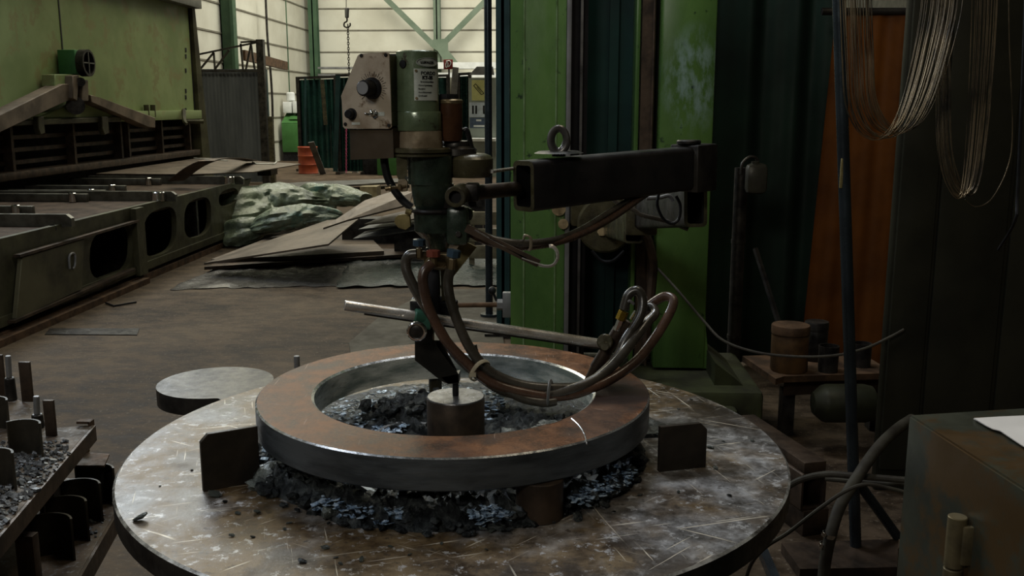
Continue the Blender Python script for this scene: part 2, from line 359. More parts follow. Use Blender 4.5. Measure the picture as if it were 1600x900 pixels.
def dup(root, loc, rotz=None, label=None, group=None):
    r = root.copy(); COL.objects.link(r); r.location = loc
    if rotz is not None: r.rotation_euler = (0, 0, rotz)
    tag(r, label, None, group)
    for ch in list(root.children):
        c = ch.copy(); COL.objects.link(c); c.parent = r
        for g in list(ch.children): d = g.copy(); COL.objects.link(d); d.parent = c
    return r
def struct(mb, name, mats): o = mb.build(name, mats); o['kind'] = 'structure'; return o
def textgeo(s_, size, bold=0):
    c = bpy.data.curves.new('t', 'FONT'); c.body = s_; c.size = size; c.align_x = 'LEFT'; c.offset = bold; c.extrude = .0004
    c.resolution_u = 2
    o = bpy.data.objects.new('t', c); COL.objects.link(o); dg = bpy.context.evaluated_depsgraph_get()
    me = bpy.data.meshes.new_from_object(o.evaluated_get(dg)); V = [v.co.copy() for v in me.vertices]; Fc = [tuple(p.vertices) for p in me.polygons]
    bpy.data.objects.remove(o); bpy.data.curves.remove(c); bpy.data.meshes.remove(me); return V, Fc
def oval(cx, cy, a, b, n=20, p=2.0):
    o = []
    for k in range(n):
        t = 2*pi*k/n; c, s_ = math.cos(t), math.sin(t)
        o.append((cx+a*abs(c)**(2/p)*(1 if c > 0 else -1), cy+b*abs(s_)**(2/p)*(1 if s_ > 0 else -1)))
    return o
# ------------------------------------------------------------------ structure
WY, WX = 32.0, -8.15
struct(MB().span(WX-.2, 9, -3, WY+.2, -.2, 0), 'floor', FLOORM)
b = MB(); b.span(WX-.2, 9, WY, WY+.2, 0, 10)
for k in range(-3, 14):
    z = 1.6+(165-(14+32.2*k))/1500*WY*1.005 if False else 1.95+.685*k
    if .3 < z < 9.8: b.span(WX, 9, WY-.02, WY, z-.02, z+.02, mi=1)
struct(b, 'wall_back', [WALLP, JOINT])
b = MB(); b.span(WX-.2, WX, -3, WY, 0, 10)
for k in range(-3, 14):
    z = 1.95+.685*k
    if .3 < z < 9.8: b.span(WX, WX+.02, -3, WY, z-.02, z+.02, mi=1)
struct(b, 'wall_left', [WALLP, JOINT])
struct(MB().span(4.6, 4.8, -3, WY, 0, 10), 'wall_right', DPANEL)
struct(MB().span(WX-.2, 4.8, -3.2, -3, 0, 10), 'wall_front', DPANEL)

# ------------------------------------------------------------------ far hall
def post(px, Y, wpx, top, name, label, mat, cat='column', bot=0, depth=.3, flange=True):
    c = PY(px, 165, Y); w_ = wpx/1500*Y*1.0; m_ = MB()
    if flange:
        m_.span(c.x-w_/2, c.x+w_/2, Y, Y+.03, bot, top); m_.span(c.x-w_/2, c.x+w_/2, Y+depth-.03, Y+depth, bot, top); m_.span(c.x-.02, c.x+.02, Y, Y+depth, bot, top)
    else: m_.span(c.x-w_/2, c.x+w_/2, Y, Y+depth, bot, top)
    return m_.top(name, mat, label, cat)
def wpost(px, Y, wpx, name, label, mat):      # column standing off the left wall, face towards the aisle
    c = PY(px, 165, Y); w_ = wpx/1500*Y; m_ = MB()
    m_.span(c.x-w_/2, c.x+w_/2, Y, Y+.02, 0, 9.8); m_.span(c.x+w_/2-.05, c.x+w_/2+.02, Y-.12, Y+.14, 0, 9.8); m_.span(WX+.03, c.x-w_/2, Y, Y+.02, 0, 9.8)
    return m_.top(name, mat, label, 'column')
wpost(359, 23.6, 27, 'hall_column', 'wide green steel column behind the grey sheet gate', HALLG)
wpost(440, 29.4, 13, 'hall_column', 'slim green steel column above the bright green cabinet', HALLG)
post(493, 31.5, 13, 9.8, 'hall_column', 'green steel column in the far corner of the cream walls', HALLG)
post(684, 31.6, 10, 9.8, 'hall_column', 'pale green upright where the two diagonal braces meet', BRACEG)
for (x0, y0, x1, y1, lb) in ((597, -8, 679, 72, 'pale green diagonal brace falling to the right on the far wall'), (765, -5, 689, 72, 'pale green diagonal brace falling to the left on the far wall')):
    MB().beam(PY(x0, y0, 31.5), PY(x1, y1, 31.5), .17, .06, up=(0, 1, 0)).top('diagonal_brace', BRACEG, lb, 'brace')
MB().prism([PY(x, y, 31.45) for x, y in ((676, 62), (700, 60), (700, 78), (716, 98), (696, 98), (684, 80), (672, 72))], (0, .03, 0)).top('gusset_plate', BRACEG, 'pale green gusset plate under the meeting braces', 'plate')
a_ = PY(660, 98, 31.3); c_ = PY(790, 116, 31.3)
b = MB(); b.span(a_.x, c_.x, 31.0, 31.5, a_.z-.2, a_.z); b.span(a_.x, c_.x, 31.1, 31.5, c_.z-.1, c_.z+.05)
b.top('cable_tray', WHITE, 'white cable trunking along the far wall behind the red sign', 'cable tray')
a_ = PY(500, 105, 31.3); c_ = PY(612, 112, 31.3)
b = MB(); [b.span(a_.x, c_.x, 31.0, 31.5, a_.z-.22*k-.06, a_.z-.22*k) for k in range(3)]
b.top('wall_rail', GREYSTRIP, 'grey ledge rails on the far wall left of the control panel', 'rail')
for k, (x0, y0, x1, y1) in enumerate(((415, -5, 426, 182), (538, -5, 540, 90), (552, -5, 553, 100))):
    if k == 0: MB().tube([PY(x0, y0, 26.5), PY(x0+3, 60, 26.5), PY(x1-2, 130, 26.5), PY(x1, y1, 26.5), PY(x1, 235, 26.5)], .035, 6).top('vertical_pipe', DKSTEEL, 'thin dark pipe running down the left cream wall', 'pipe')
# yellow-brown bracket beam by the gate
b = MB(); p0 = PY(380, 86, 21.5); p1 = PY(447, 103, 27); b.beam(p0, p1, .1, .22); b.top('wall_beam', RUST, 'brown horizontal beam on the left wall beside the gate', 'beam')
# hoist
g = thing('chain_hoist', 'hoist hook with a steel chain hanging before the far wall', 'hoist', PY(543, 190, 15))
b = MB(); b.tube([PY(541, -30, 15), PY(541, 12, 15)], .006, 6, 0); b.build('rope', DKSTEEL, g)
b = MB(); b.cyl(PY(542, 12, 15), PY(542, 28, 15), .035, .03, bev=.008); b.build('swivel_block', GREYSTRIP, g)
b = MB(); b.tube([PY(542, 28, 15), PY(542, 33, 15), PY(538, 36, 15), PY(538, 41, 15), PY(543, 43, 15), PY(547, 40, 15), PY(547, 36, 15)], .012, 8); b.build('hook', DKSTEEL, g)
b = MB(); y = 40
for k in range(38):
    p = PY(543.5+k*.1, y+k*4, 15); d = Vector((.012, 0, 0)) if k % 2 else Vector((0, .012, 0))
    b.tube([p+Vector((0, 0, .025)), p+d+Vector((0, 0, .012)), p+d-Vector((0, 0, .012)), p-Vector((0, 0, .025)), p-d-Vector((0, 0, .012)), p-d+Vector((0, 0, .012))], .006, 5, 2, True)
b.build('chain', DKSTEEL, g)
# gate enclosure
Yg = 20.0
g = thing('sheet_gate', 'grey corrugated sheet gate topped by a dark truss railing', 'gate', (PY(355, 165, Yg).x, Yg, 0))
a_ = PY(309, 108, Yg); c_ = PY(402, 108, Yg); zt = a_.z; n = 16; b = MB(); V = []
for k in range(n*4+1):
    x = a_.x+(c_.x-a_.x)*k/(n*4); y = Yg+.008*math.sin(k*pi/2)
    V += [Vector((x, y, .02)), Vector((x, y, zt)), Vector((x, y+.01, .02)), Vector((x, y+.01, zt))]
b.mesh_in(V, [(4*k, 4*k+1, 4*k+5, 4*k+4) for k in range(n*4)]+[(4*k+2, 4*k+6, 4*k+7, 4*k+3) for k in range(n*4)]); b.build('sheet', GATE, g)
b = MB(); x = PY(403, 100, Yg).x; b.span(x, x+.1, Yg-.05, Yg+.3, 0, zt); b.build('dark_post', POSTBLUE, g)
b = MB(); x = PY(409, 100, Yg-.3).x; b.span(x-.07, x+.07, Yg-.4, Yg-.26, 0, PY(409, 62, Yg-.3).z); b.build('post', DKSTEEL, g)
b = MB(); q = lambda x, y: PY(x, y, Yg-.1)
for p0, p1 in (((306, 86), (412, 64)), ((376, 66), (412, 64)), ((308, 111), (408, 111)), ((308, 87), (308, 111)), ((334, 82), (336, 110)), ((313, 108), (334, 82)), ((336, 108), (358, 78)), ((376, 68), (380, 110)), ((384, 110), (392, 70)), ((392, 68), (398, 108)), ((402, 96), (408, 70))):
    b.beam(q(*p0), q(*p1), .035, .035)
b.build('railing', DKSTEEL, g)
b = MB(); b.span(PY(412, 0, 19.5).x, PY(419, 0, 19.5).x, 19.4, 19.5, 0, PY(412, 182, 19.5).z); b.top('steel_bar', OLIVE, 'narrow olive upright bar just right of the gate post', 'bar')
# green cabinet
Yc = 28; g = thing('control_cabinet', 'bright green floor cabinet with a sloping desk top by the left wall', 'cabinet', (PY(452, 165, Yc).x, Yc, 0))
xa, xb = PY(431, 0, Yc).x, PY(470, 0, Yc).x; zt = PY(450, 192, Yc).z; zb = PY(450, 238, Yc).z
b = MB(); b.span(xa, xb, Yc, Yc+.6, zb, zt, .02); b.prism([(xa, Yc, zt), (xa, Yc+.6, zt), (xa, Yc+.6, zt+.28)], (xb-xa, 0, 0)); b.build('housing', CABG, g)
b = MB(); b.span(xa, xb, Yc+.05, Yc+.6, 0, zb); b.build('plinth', BLACK, g)
b = MB(); b.box((xa+.35, Yc+.2, zt+.14), (.3, .2, .02), (.45, 0, 0)); b.build('desk_lid', CABG, g)
zq = zt+.28
b = MB(); b.span(PY(430, 0, Yc).x, PY(444, 0, Yc).x, Yc+.3, Yc+.6, zq, zq+.32, .01); b.span(PY(446, 0, Yc).x, PY(462, 0, Yc).x, Yc+.28, Yc+.6, zq, zq+.34, .01); b.top('white_box', WHITE, 'pair of joined white boxes standing on the bright green cabinet', 'box')
b = MB(); b.cyl((PY(441, 0, Yc).x, Yc+.45, zq+.34), (PY(441, 0, Yc).x, Yc+.45, zq+.6), .13, .12, bev=.03); b.top('white_canister', WHITE, 'white canister on top of the white boxes', 'canister')
# green screens
def screen(pts, Y, label, extra=()):
    x0 = PY(min(p[0] for p in pts), 165, Y).x; g = thing('welding_screen', label, 'screen', (x0, Y, 0))
    (xa_, yt), (xb_, yt2) = pts; A = PY(xa_, yt, Y); B_ = PY(xb_, yt2, Y); b = MB(); V = []; n = 24
    for k in range(n+1):
        x = A.x+(B_.x-A.x)*k/n; z = A.z+(B_.z-A.z)*k/n; y = Y+.04*math.sin(k*1.7); V += [(x, y, .06), (x, y, z-.05), (x, y+.01, .06), (x, y+.01, z-.05)]
    V = [Vector(v) for v in V]; b.mesh_in(V, [(4*k, 4*k+1, 4*k+5, 4*k+4) for k in range(n)]+[(4*k+2, 4*k+6, 4*k+7, 4*k+3) for k in range(n)]); b.build('curtain', SCREENG, g)
    b = MB(); b.beam(A, B_, .06, .06)
    for P_ in (A, B_): b.span(P_.x-.04, P_.x+.04, Y-.04, Y+.04, 0, P_.z+.03); b.span(P_.x-.05, P_.x+.05, Y-.3, Y+.3, 0, .06)
    b.build('frame', DKSTEEL, g)
    for (xe, ye, xf, yf, wp, mt, nm) in extra:
        b = MB(); b.beam(PY(xe, ye, Y-.12), PY(xf, yf, Y-.12), wp/1500*Y, .03, up=(0, 1, 0)); b.build(nm, mt, g)
screen([(465, 122), (524, 120)], 23.9, 'dark green welding screen behind the red drum', [(477, 122, 477, 268, 3, POSTBLUE, 'strut'), (503, 124, 509, 195, 6, OLIVE, 'wooden_lath')])
screen([(527, 118), (566, 117)], 22.8, 'dark green welding screen left of the control panel', [(528, 118, 524, 268, 7, POSTBLUE, 'strut')])
screen([(612, 120), (700, 118)], 23.5, 'teal welding screen seen below the red sign', [])
screen([(716, 116), (734, 115)], 22.5, 'narrow green welding screen left of the poster board', [])
MB().beam(PY(712, 105, 21), PZ(699, 277, .02), .13, .04, up=(0, 1, 0)).top('glass_strip', GREYSTRIP, 'pale grey strip leaning against the teal screen', 'strip')
# poster board
Yp = 22.0; A = PY(732, 122, Yp); B_ = PY(775, 250, Yp)
g = thing('poster_board', 'pale grey board pinned with posters beside the dark pipe', 'board', ((A.x+B_.x)/2, Yp, 0))
b = MB(); b.span(A.x, B_.x, Yp, Yp+.05, 0, A.z); b.build('board', M('board_grey', (.30, .34, .30), (.25, .28, .25), 3, .6), g)
b = MB(); b.prism([PY(x, y, Yp-.06) for x, y in ((733, 117), (745, 104), (770, 104), (772, 117))], (0, .1, 0)); b.build('gable', GREYSTRIP, g)
def poster(x0, y0, x1, y1, mt, nm, lb, lines):
    p = MB(); a, c = PY(x0, y0, Yp-.01), PY(x1, y1, Yp-.01); p.span(a.x, c.x, Yp-.012, Yp-.002, c.z, a.z)
    for l in lines:
        p.beam(PY(l[0], l[1], Yp-.016), PY(l[2], l[3], Yp-.016), .02*l[4], .004, up=(0, 1, 0), mi=1)
    p.top(nm, [mt, INK if mt is not NPAPER else WHITE], lb, 'poster')
poster(737, 125, 762, 157, YPAPER, 'poster', 'yellow poster with a slanted outline drawing, uppermost on the grey board', [(740, 134, 752, 148, .8), (743, 131, 756, 146, .8), (740, 134, 743, 131, .8), (752, 148, 756, 146, .8), (745, 136, 752, 145, .6)])
poster(733, 160, 762, 183, BPAPER, 'poster', 'pale blue poster with two small pictures under the yellow poster', [(739, 165, 739, 178, 2), (744, 165, 744, 178, 2), (756, 165, 756, 178, 2)])
poster(734, 184, 762, 200, NPAPER, 'poster', 'navy poster with a white oval, lowest on the grey board', [(744, 188, 752, 188, 2), (740, 197, 757, 197, 2)])
b = MB(); a = PY(733, 216, Yp-.3); b.span(a.x, a.x+.6, Yp-.5, Yp-.03, a.z-.06, a.z); b.top('white_shelf', WHITE, 'white shelf below the posters', 'shelf')
# red sign with white hose symbol
Ys = 22.6; g = thing('hose_reel_sign', 'small dark red sign with a white hose symbol above the machine', 'sign', PY(700, 107, Ys))
b = MB(); a, c = PY(693, 93, Ys), PY(707.5, 108, Ys); b.span(a.x, c.x, Ys, Ys+.02, c.z, a.z, .004); b.build('plate', SIGNR, g)
b = MB(); b.tube([PY(x, y, Ys-.01) for x, y in ((696.5, 105), (697, 99), (699, 97), (700, 101), (698.3, 105), (696.5, 105))], .011, 6, 3); b.tube([PY(x, y, Ys-.01) for x, y in ((697, 96), (702, 95), (704.5, 98), (703, 102), (700.5, 104.5))], .011, 6, 3); b.build('hose_symbol', WHITE, g)
b = MB(); b.span(PY(700, 0, Ys).x-.02, PY(700, 0, Ys).x+.02, Ys+.02, Ys+.05, 0, a.z-.05); b.build('post', DKSTEEL, g)
# drum
p = PZ(482, 271, 0); g = thing('red_drum', 'small red-orange steel drum standing before the dark green screen', 'drum', (p.x, p.y, 0))
h = PY(482, 229, p.y).z; r = 15/1500*p.y
b = MB(); pr = [(0, .0), (r, 0), (r+.012, .012), (r, .03)]
for f in (.34, .66): pr += [(r, h*f-.02), (r+.013, h*f), (r, h*f+.02)]
pr += [(r, h-.03), (r+.012, h-.012), (r, h), (r-.02, h), (r-.02, h-.02), (0, h-.02)]; b.lathe(pr, (p.x, p.y, 0)); b.build('shell', BARREL, g)
b = MB(); b.cyl((p.x+.1, p.y-.1, h-.02), (p.x+.1, p.y-.1, h), .03); b.build('bung', DKSTEEL, g)
MB().beam(PY(486, 222, 22), PZ(505, 272, .01), .14, .02, up=(0, 1, 0)).top('steel_plank', SHEETG, 'grey plank leaning over the red drum', 'plank')
# pink chain, white pieces
b = MB()
for k in range(0, 25):
    q0 = PY(541, 201+k*2.85, 22.4); d = Vector((.016, 0, 0)) if k % 2 else Vector((0, .016, 0)); z_ = Vector((0, 0, .022))
    b.tube([q0+z_, q0+d, q0-z_, q0-d], .008, 5, 3, True)
b.top('pink_chain', PINK, 'pink chain hanging below the control panel', 'chain')
b = MB(); a = PZ(555, 270, 0); b.box((a.x, a.y, .12+.0), (.14, .1, .24), bev=.01); b.top('white_block', WHITE, 'small white block on the floor under the control box', 'block')
b = MB(); a = PZ(606, 274, 0); b.span(a.x-.25, a.x+.25, a.y, a.y+.4, 0, .6, .02); b.top('green_bin', CABG, 'bright green bin seen under the machine head', 'bin')
b = MB(); a = PZ(581, 273, 0); b.span(a.x-.2, a.x+.2, a.y, a.y+.3, 0, .5, .02); b.top('dark_crate', BLACK, 'black crate behind the control box cable', 'crate')
# ------------------------------------------------------------------ plate shear on the left
XS = -5.6
g = thing('plate_shear', 'long pale green plate shear with tan yoke arms along the left wall', 'machine', (XS-.4, 11, 0))
yA, yB = 6.0, PX(303, 165, XS).y; zb, zt = 1.45, PX(303, 13, XS).z
b = MB(); b.span(XS-.9, XS, yA, yB, zb, zt); y_ = PX(96, 60, XS).y; b.span(XS-.01, XS+.006, y_-.012, y_+.012, 2.18, zt, mi=1)
y_ = PX(297, 60, XS).y; b.span(XS-.01, XS+.006, y_-.02, y_+.01, zb, zt, mi=1)
for yy in (78, 88, 110, 142, 152, 172): p = PX(290, yy, XS); b.box((XS+.004, p.y, p.z), (.01, .05, .06), mi=1)
b.build('housing', [SHEARG, BLACK], g)
b = MB(); b.span(XS-1, XS+.16, yA, yB+.15, zt-.02, zt+.12, .01); b.build('top_trim', SHEARD, g)
b = MB(); b.prism([(XS+.05, yB+.03, zt), (XS+.05, yB+.15, zt), (XS+.1, yB+.3, .8), (XS+.1, yB+.55, .12), (XS+.05, yB+.18, .12), (XS+.05, yB+.1, .8)], (-.9, 0, 0)); b.build('end_frame', BENCHG, g)
b = MB(); b.span(XS-.02, XS+.08, yA, yB+.1, zb-.05, zb+.08, .005); b.build('lower_ledge', SHEARG, g)
b = MB(); b.span(XS-.9, XS-.35, yA, yB, .0, zb-.05); b.build('back_frame', PVC, g)  # near-black backing, recess shade behind the grille put into its colour
for z0 in (1.27, 1.14, 1.01):
    b = MB(); b.span(XS-.16, XS-.1, yA, yB, z0-.022, z0+.022); b.build('grille_bar', BROWNST, g)
for px in (6, 105, 180, 192, 245, 289):
    y_ = PX(px, 200, XS-.1).y; b = MB(); b.span(XS-.12, XS-.02, y_-.03, y_+.02, .86, zb); b.build('grille_upright', BROWNST, g)
b = MB(); b.span(XS-.3, XS+.06, yA, yB, .85, .93, .008); b.build('table_front_beam', BROWNST, g)
def yoke(pts, nm, mt, th=.16, X0=-5.38):
    b = MB(); b.prism([PX(x, y, X0) for x, y in pts], (-th, 0, 0), bev=.008); b.build(nm, mt, g)
yoke([(-40, 199), (98, 131), (114, 131), (114, 155), (92, 163), (-40, 226)], 'yoke_arm', RAMB)
yoke([(141, 148), (155, 152), (243, 184), (243, 200), (232, 198), (143, 160)], 'yoke_arm', RAMB)
yoke([(86, 116), (118, 116), (120, 131), (86, 135)], 'pivot_box', SHEARG, .15, -5.42)
yoke([(114, 118), (124, 117), (121, 158), (114, 154)], 'pivot_lug', RAMB, .1, -5.33); yoke([(129, 127), (138, 125), (139, 158), (128, 158)], 'pivot_lug', RAMB, .1, -5.33)
b = MB(); b.cyl(PX(126, 128, -5.45), PX(126, 128, -5.3), .05); b.cyl(PX(118, 165, -5.5), PX(118, 165, -5.36), .1); b.build('pivot_pin', DKSTEEL, g)
yoke([(60, 184), (112, 160), (140, 162), (185, 184)], 'yoke_web', SHEARG, .05, -5.5)
yoke([(22, 188), (190, 182), (190, 190), (22, 197)], 'cross_bar', BENCHG, .08, -5.46)
for x_ in (65, 165): yoke([(x_-5, 182), (x_+4, 182), (x_+6, 208), (x_-1, 211), (x_-5, 200)], 'hook_lug', BENCHG, .06, -5.42)
b = MB(); b.tube([PX(287, 172, -5.5), PX(288, 188, -5.4), PX(292, 194, -5.35)], .03, 6); b.cyl(PX(288, 190, -5.5), PX(318, 190, -5.25), .03); b.build('clamp_lever', BENCHG, g)
for x_ in (229, 239): p = PX(x_, 172, -5.55); b = MB(); b.cyl(p-Vector((0, 0, .09)), p+Vector((0, 0, .07)), .035); b.build('bolt', BENCHG, g)
# ventilator
p = PX(96, 97, XS); g2 = thing('cooling_fan_box', 'bright green box with a round cross-ribbed outlet on the plate shear', 'fan', p)
b = MB(); b.span(XS+.02, XS+.22, p.y-.12, p.y+.2, p.z-.14, p.z+.13, .01); b.build('box', CABG if False else M('fan_green', (.06, .19, .07), (.04, .12, .05), 4, .5), g2)
o_ = Vector((XS+.22, p.y+.02, p.z-.01)); b = MB(); b.ringbox(o_, (1, 0, 0), .15, .125, .09); b.lathe([(0, .02), (.125, .02)], o_, (1, 0, 0)); b.build('outlet', DKSTEEL, g2)
b = MB(); b.box(o_+Vector((.085, 0, 0)), (.01, .25, .014)); b.box(o_+Vector((.085, 0, 0)), (.01, .014, .25)); b.build('cross_rib', SHEARD, g2)

# ------------------------------------------------------------------ support bench with oval openings
XB = -3.82
g = thing('support_bench', 'long grimy olive support bench with oval side openings', 'bench', (-4.6, 9, 0))
y0, y1 = 5.4, 11.6; out = [(XB, y0, .16), (XB, y1, .16), (XB, y1+.05, .55), (XB, y1+.3, .70), (XB, y0, .70)]
holes = []
for cx, cy, a, bb, pw, sk in ((174, 393, 34, 39, 2.9, -.33), (250, 362, 26, 36, 3, -.35), (309, 340, 21, 30, 3, -.3), (357, 308, 15, 13, 2.6, -.3)):
    holes.append([PX(x, y+(x-cx)*sk, XB) for x, y in oval(cx, cy, a, bb, 24, pw)])
b = MB(); b.holed([out]+holes, (-.05, 0, 0)); b.span(XB-.06, XB+.02, y0, y1, .10, .17); b.build('side_plate', BENCHG, g)
b = MB(); b.span(XB-1.8, XB-.02, y0, y1+.2, .60, .68); b.build('deck', DECKB, g)
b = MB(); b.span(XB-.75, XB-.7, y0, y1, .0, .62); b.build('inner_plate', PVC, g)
for y_ in (y0+.02, 7.05, 8.6, 10.1, y1-.06): b = MB(); b.span(XB-.7, XB-.04, y_, y_+.05, 0, .62); b.build('cross_plate', DKSTEEL, g)
b = MB(); b.span(XB-.05, XB+.02, y0, y1, .0, .06); b.span(XB-.02, XB+.10, y0, 8.5, .0, .05); b.build('floor_rail', RUST, g)
y_ = PX(218, 400, XB).y; b = MB(); b.span(XB, XB+.05, y_-.12, y_+.05, .08, .69); b.build('joint_post', BENCHG, g)
b = MB(); b.beam(PX(26, 400, XB+.04), PX(214, 345, XB+.04), .05, .02); b.beam(PX(16, 503, XB+.04), PX(206, 421, XB+.04), .07, .02); b.build('edge_bar', BROWNST, g)
b = MB(); b.prism([PX(x, y, XB+.015) for x, y in ((27, 402), (125, 373), (122, 452), (18, 499))], (.035, 0, 0), bev=.004); dr = b.build('door', M('door_olive', (.115, .105, .06), (.05, .045, .028), 2.2, .5, .2, .2), g)
b = MB(); b.tube([PX(x, y, XB+.06) for x, y in ((109, 420), (108, 402), (112, 396), (117, 398), (117, 414), (114, 420))], .009, 6, 3); b.build('handle', GREYSTRIP, dr)
b = MB(); b.cyl(PX(82, 357, -3.9), PX(82, 357, -3.84), .03); b.build('bolt', BLACK, g)
def rail(Y, xe, zt=.775, h=.075, x0=-5.6, roller=True, lb='', w_=.05):
    r = thing('rest_rail', lb, 'rail', (xe, Y, .68), 'rest rails across the support bench')
    b = MB(); b.prism([(xe, Y, .68), (xe, Y, zt-.03), (xe-.04, Y, zt), (x0, Y, zt), (x0, Y, .68)], (0, w_, 0), mis=None); b.build('bar', M('rail_worn', (.16, .155, .13), (.08, .075, .06), 6, .4, .6, .2), r)
    if roller:
        b = MB(); b.cyl((xe-.14, Y-.075, .69), (xe-.14, Y-.075, zt+.005), .062, bev=.008); b.build('roller', CHROME, r)
    return r
rail(PX(265, 165, -3.72).y, -3.72, lb='long rest rail with a roller, middle one of the three at the bench front edge')
rail(PX(374, 165, -3.72).y, -3.72, lb='long rest rail with a roller at the far end of the bench')
rail(PX(96, 165, -3.74).y, -3.74, roller=False, lb='nearest rest rail with a chamfered end on the bench')
for px, py, lb in ((50, 322, 'short rest rail between the two nearest long rails'), (135, 303, 'short rest rail just behind the middle long rail'), (163, 297, 'short rest rail, third from the camera'), (195, 290, 'short rest rail, fourth from the camera'), (250, 279, 'short rest rail beside the far sheet on the bench')):
    p = PZ(px, py, .76); r = thing('rest_rail', lb, 'rail', (p.x, p.y, .68), 'rest rails across the support bench')
    b = MB(); b.span(p.x-1.1, p.x, p.y, p.y+.05, .68, .76, .008); b.build('bar', _mats['rail_worn'], r)
    b = MB(); b.cyl((p.x-.12, p.y-.04, .68), (p.x-.12, p.y-.04, .775), .035, bev=.006); b.build('roller', CHROME, r)

def sheet(pts, th, name, label, mt, cat='sheet', group=None):
    P = [PZ(*p) for p in pts]; return MB().prism(P, (0, 0, -th)).top(name, mt, label, cat, group)
sheet([(150, 271, .80), (315, 246, .80), (470, 256, .80), (395, 268.5, .80), (300, 272, .80)], .012, 'steel_sheet', 'brown steel sheet lying across the far end of the bench', SHEET)
b = MB(); b.box(PZ(418, 268, .74), (.18, .3, .09)); b.top('wood_block', BROWNST, 'dark block under the tip of the sheet on the bench', 'block')
b = MB(); V = []
cv = catmull([PZ(272, 283, .76), PZ(300, 262, .92), PZ(330, 250, 1.0), PZ(362, 248, .95), PZ(392, 252, .82)], 6)
for q in cv: V += [q+Vector((-.05, -.05, 0)), q+Vector((.09, .07, 0)), q+Vector((-.05, -.05, .01)), q+Vector((.09, .07, .01))]
F_ = []
for k in range(len(cv)-1): i = 4*k; F_ += [(i, i+1, i+5, i+4), (i+2, i+6, i+7, i+3), (i, i+4, i+6, i+2), (i+1, i+3, i+7, i+5)]
b.mesh_in(V, F_); b.top('bent_strip', BROWNST, 'arched brown steel strip lying over the sheet on the bench', 'strip')
MB().tube([PZ(x, y, .81) for x, y in ((303, 247), (318, 248), (330, 248), (342, 250), (356, 251))], .008, 5).top('loose_cable', WHITE, 'white cord on the sheet beside the arched strip', 'cable')
MB().tube([PZ(x, y, .81) for x, y in ((394, 253), (402, 256), (418, 256), (428, 256), (432, 252.5))], .009, 5).top('loose_cable', WHITE, 'white cord hanging on the right tip of the sheet', 'cable')

# ------------------------------------------------------------------ sheets on the floor
def stackbox(pts, z, th, nm, lb, mt, cat, grp=None): return MB().prism([PZ(x, y, z) for x, y in pts], (0, 0, -th)).top(nm, mt, lb, cat, grp)
stackbox([(380, 291), (480, 284), (640, 278), (645, 283), (500, 291), (400, 297)], .30, .03, 'long_plate', 'long grey plate on timbers behind the plastic bundle, upper one', SHEETG, 'plate')
stackbox([(384, 299), (640, 289), (640, 291), (400, 303)], .20, .03, 'long_plate', 'long grey plate behind the plastic bundle, lower one', SHEETG, 'plate')
for px, lb in ((478, 'dark timber between the two long plates behind the plastic bundle'), (575, 'pale timber block between the long plates left of the machine head')):
    p = PZ(px, 289, .3); b = MB(); b.span(p.x-.14, p.x+.14, p.y, p.y+.4, 0, .27); b.top('timber_block', WOOD if px > 500 else BROWNST, lb, 'block')
sheet([(330, 405, .10), (420, 371, .10), (520, 350, .10), (560, 352, .10), (600, 392, .10), (450, 400, .10)], .04, 'steel_sheet', 'brown sheet under the large tilted sheet near the bench', SHEET)
sheet([(319, 411, .13), (511, 344, .36), (562, 340, .42), (513, 381, .38)], .018, 'steel_sheet', 'largest brown sheet sloping up to the right beside the plastic bundle', SHEET)
sheet([(505, 356, .50), (570, 313, .62), (620, 296, .70), (645, 300, .72), (640, 319, .60), (541, 344, .50)], .016, 'steel_sheet', 'top brown sheet sloping up towards the machine head', SHEET)
sheet([(569, 350, .42), (600, 337, .45), (645, 326, .5), (700, 330, .5), (640, 343, .45)], .014, 'steel_sheet', 'small sheet just under the top sheet', SHEET)
sheet([(551, 373, .30), (570, 362, .32), (660, 343, .4), (720, 350, .4), (640, 360, .33)], .014, 'steel_sheet', 'narrow grey sheet below the small one', SHEETG)
sheet([(560, 358, .36), (580, 350, .38), (700, 335, .42), (700, 345, .4)], .012, 'steel_sheet', 'thin sheet wedged between the small and the narrow sheet', SHEETG)
sheet([(319, 417, .06), (430, 385, .06), (780, 355, .06), (785, 388, .06), (640, 397, .06)], .03, 'steel_sheet', 'long bottom plate of the sheet pile, lying nearly flat', BROWNST)
b = MB(); p = PZ(590, 385, .1); b.span(p.x-.5, p.x+1.1, p.y+.5, p.y+.75, .06, .34); b.top('support_beam', DKSTEEL, 'dark beam propping up the tilted sheets', 'beam')
b = MB(); p = PZ(700, 372, .1); b.span(p.x-.2, p.x+.4, p.y+1.0, p.y+1.25, .03, .48); b.top('support_beam', DKSTEEL, 'dark block propping the top sheets behind the machine head', 'beam')
p = PZ(668, 352, .33); b = MB(); b.span(p.x-.35, p.x+.05, p.y-.1, p.y+.1, 0, .30); b.top('support_beam', DKSTEEL, 'dark block under the narrow grey sheet behind the machine head', 'beam')
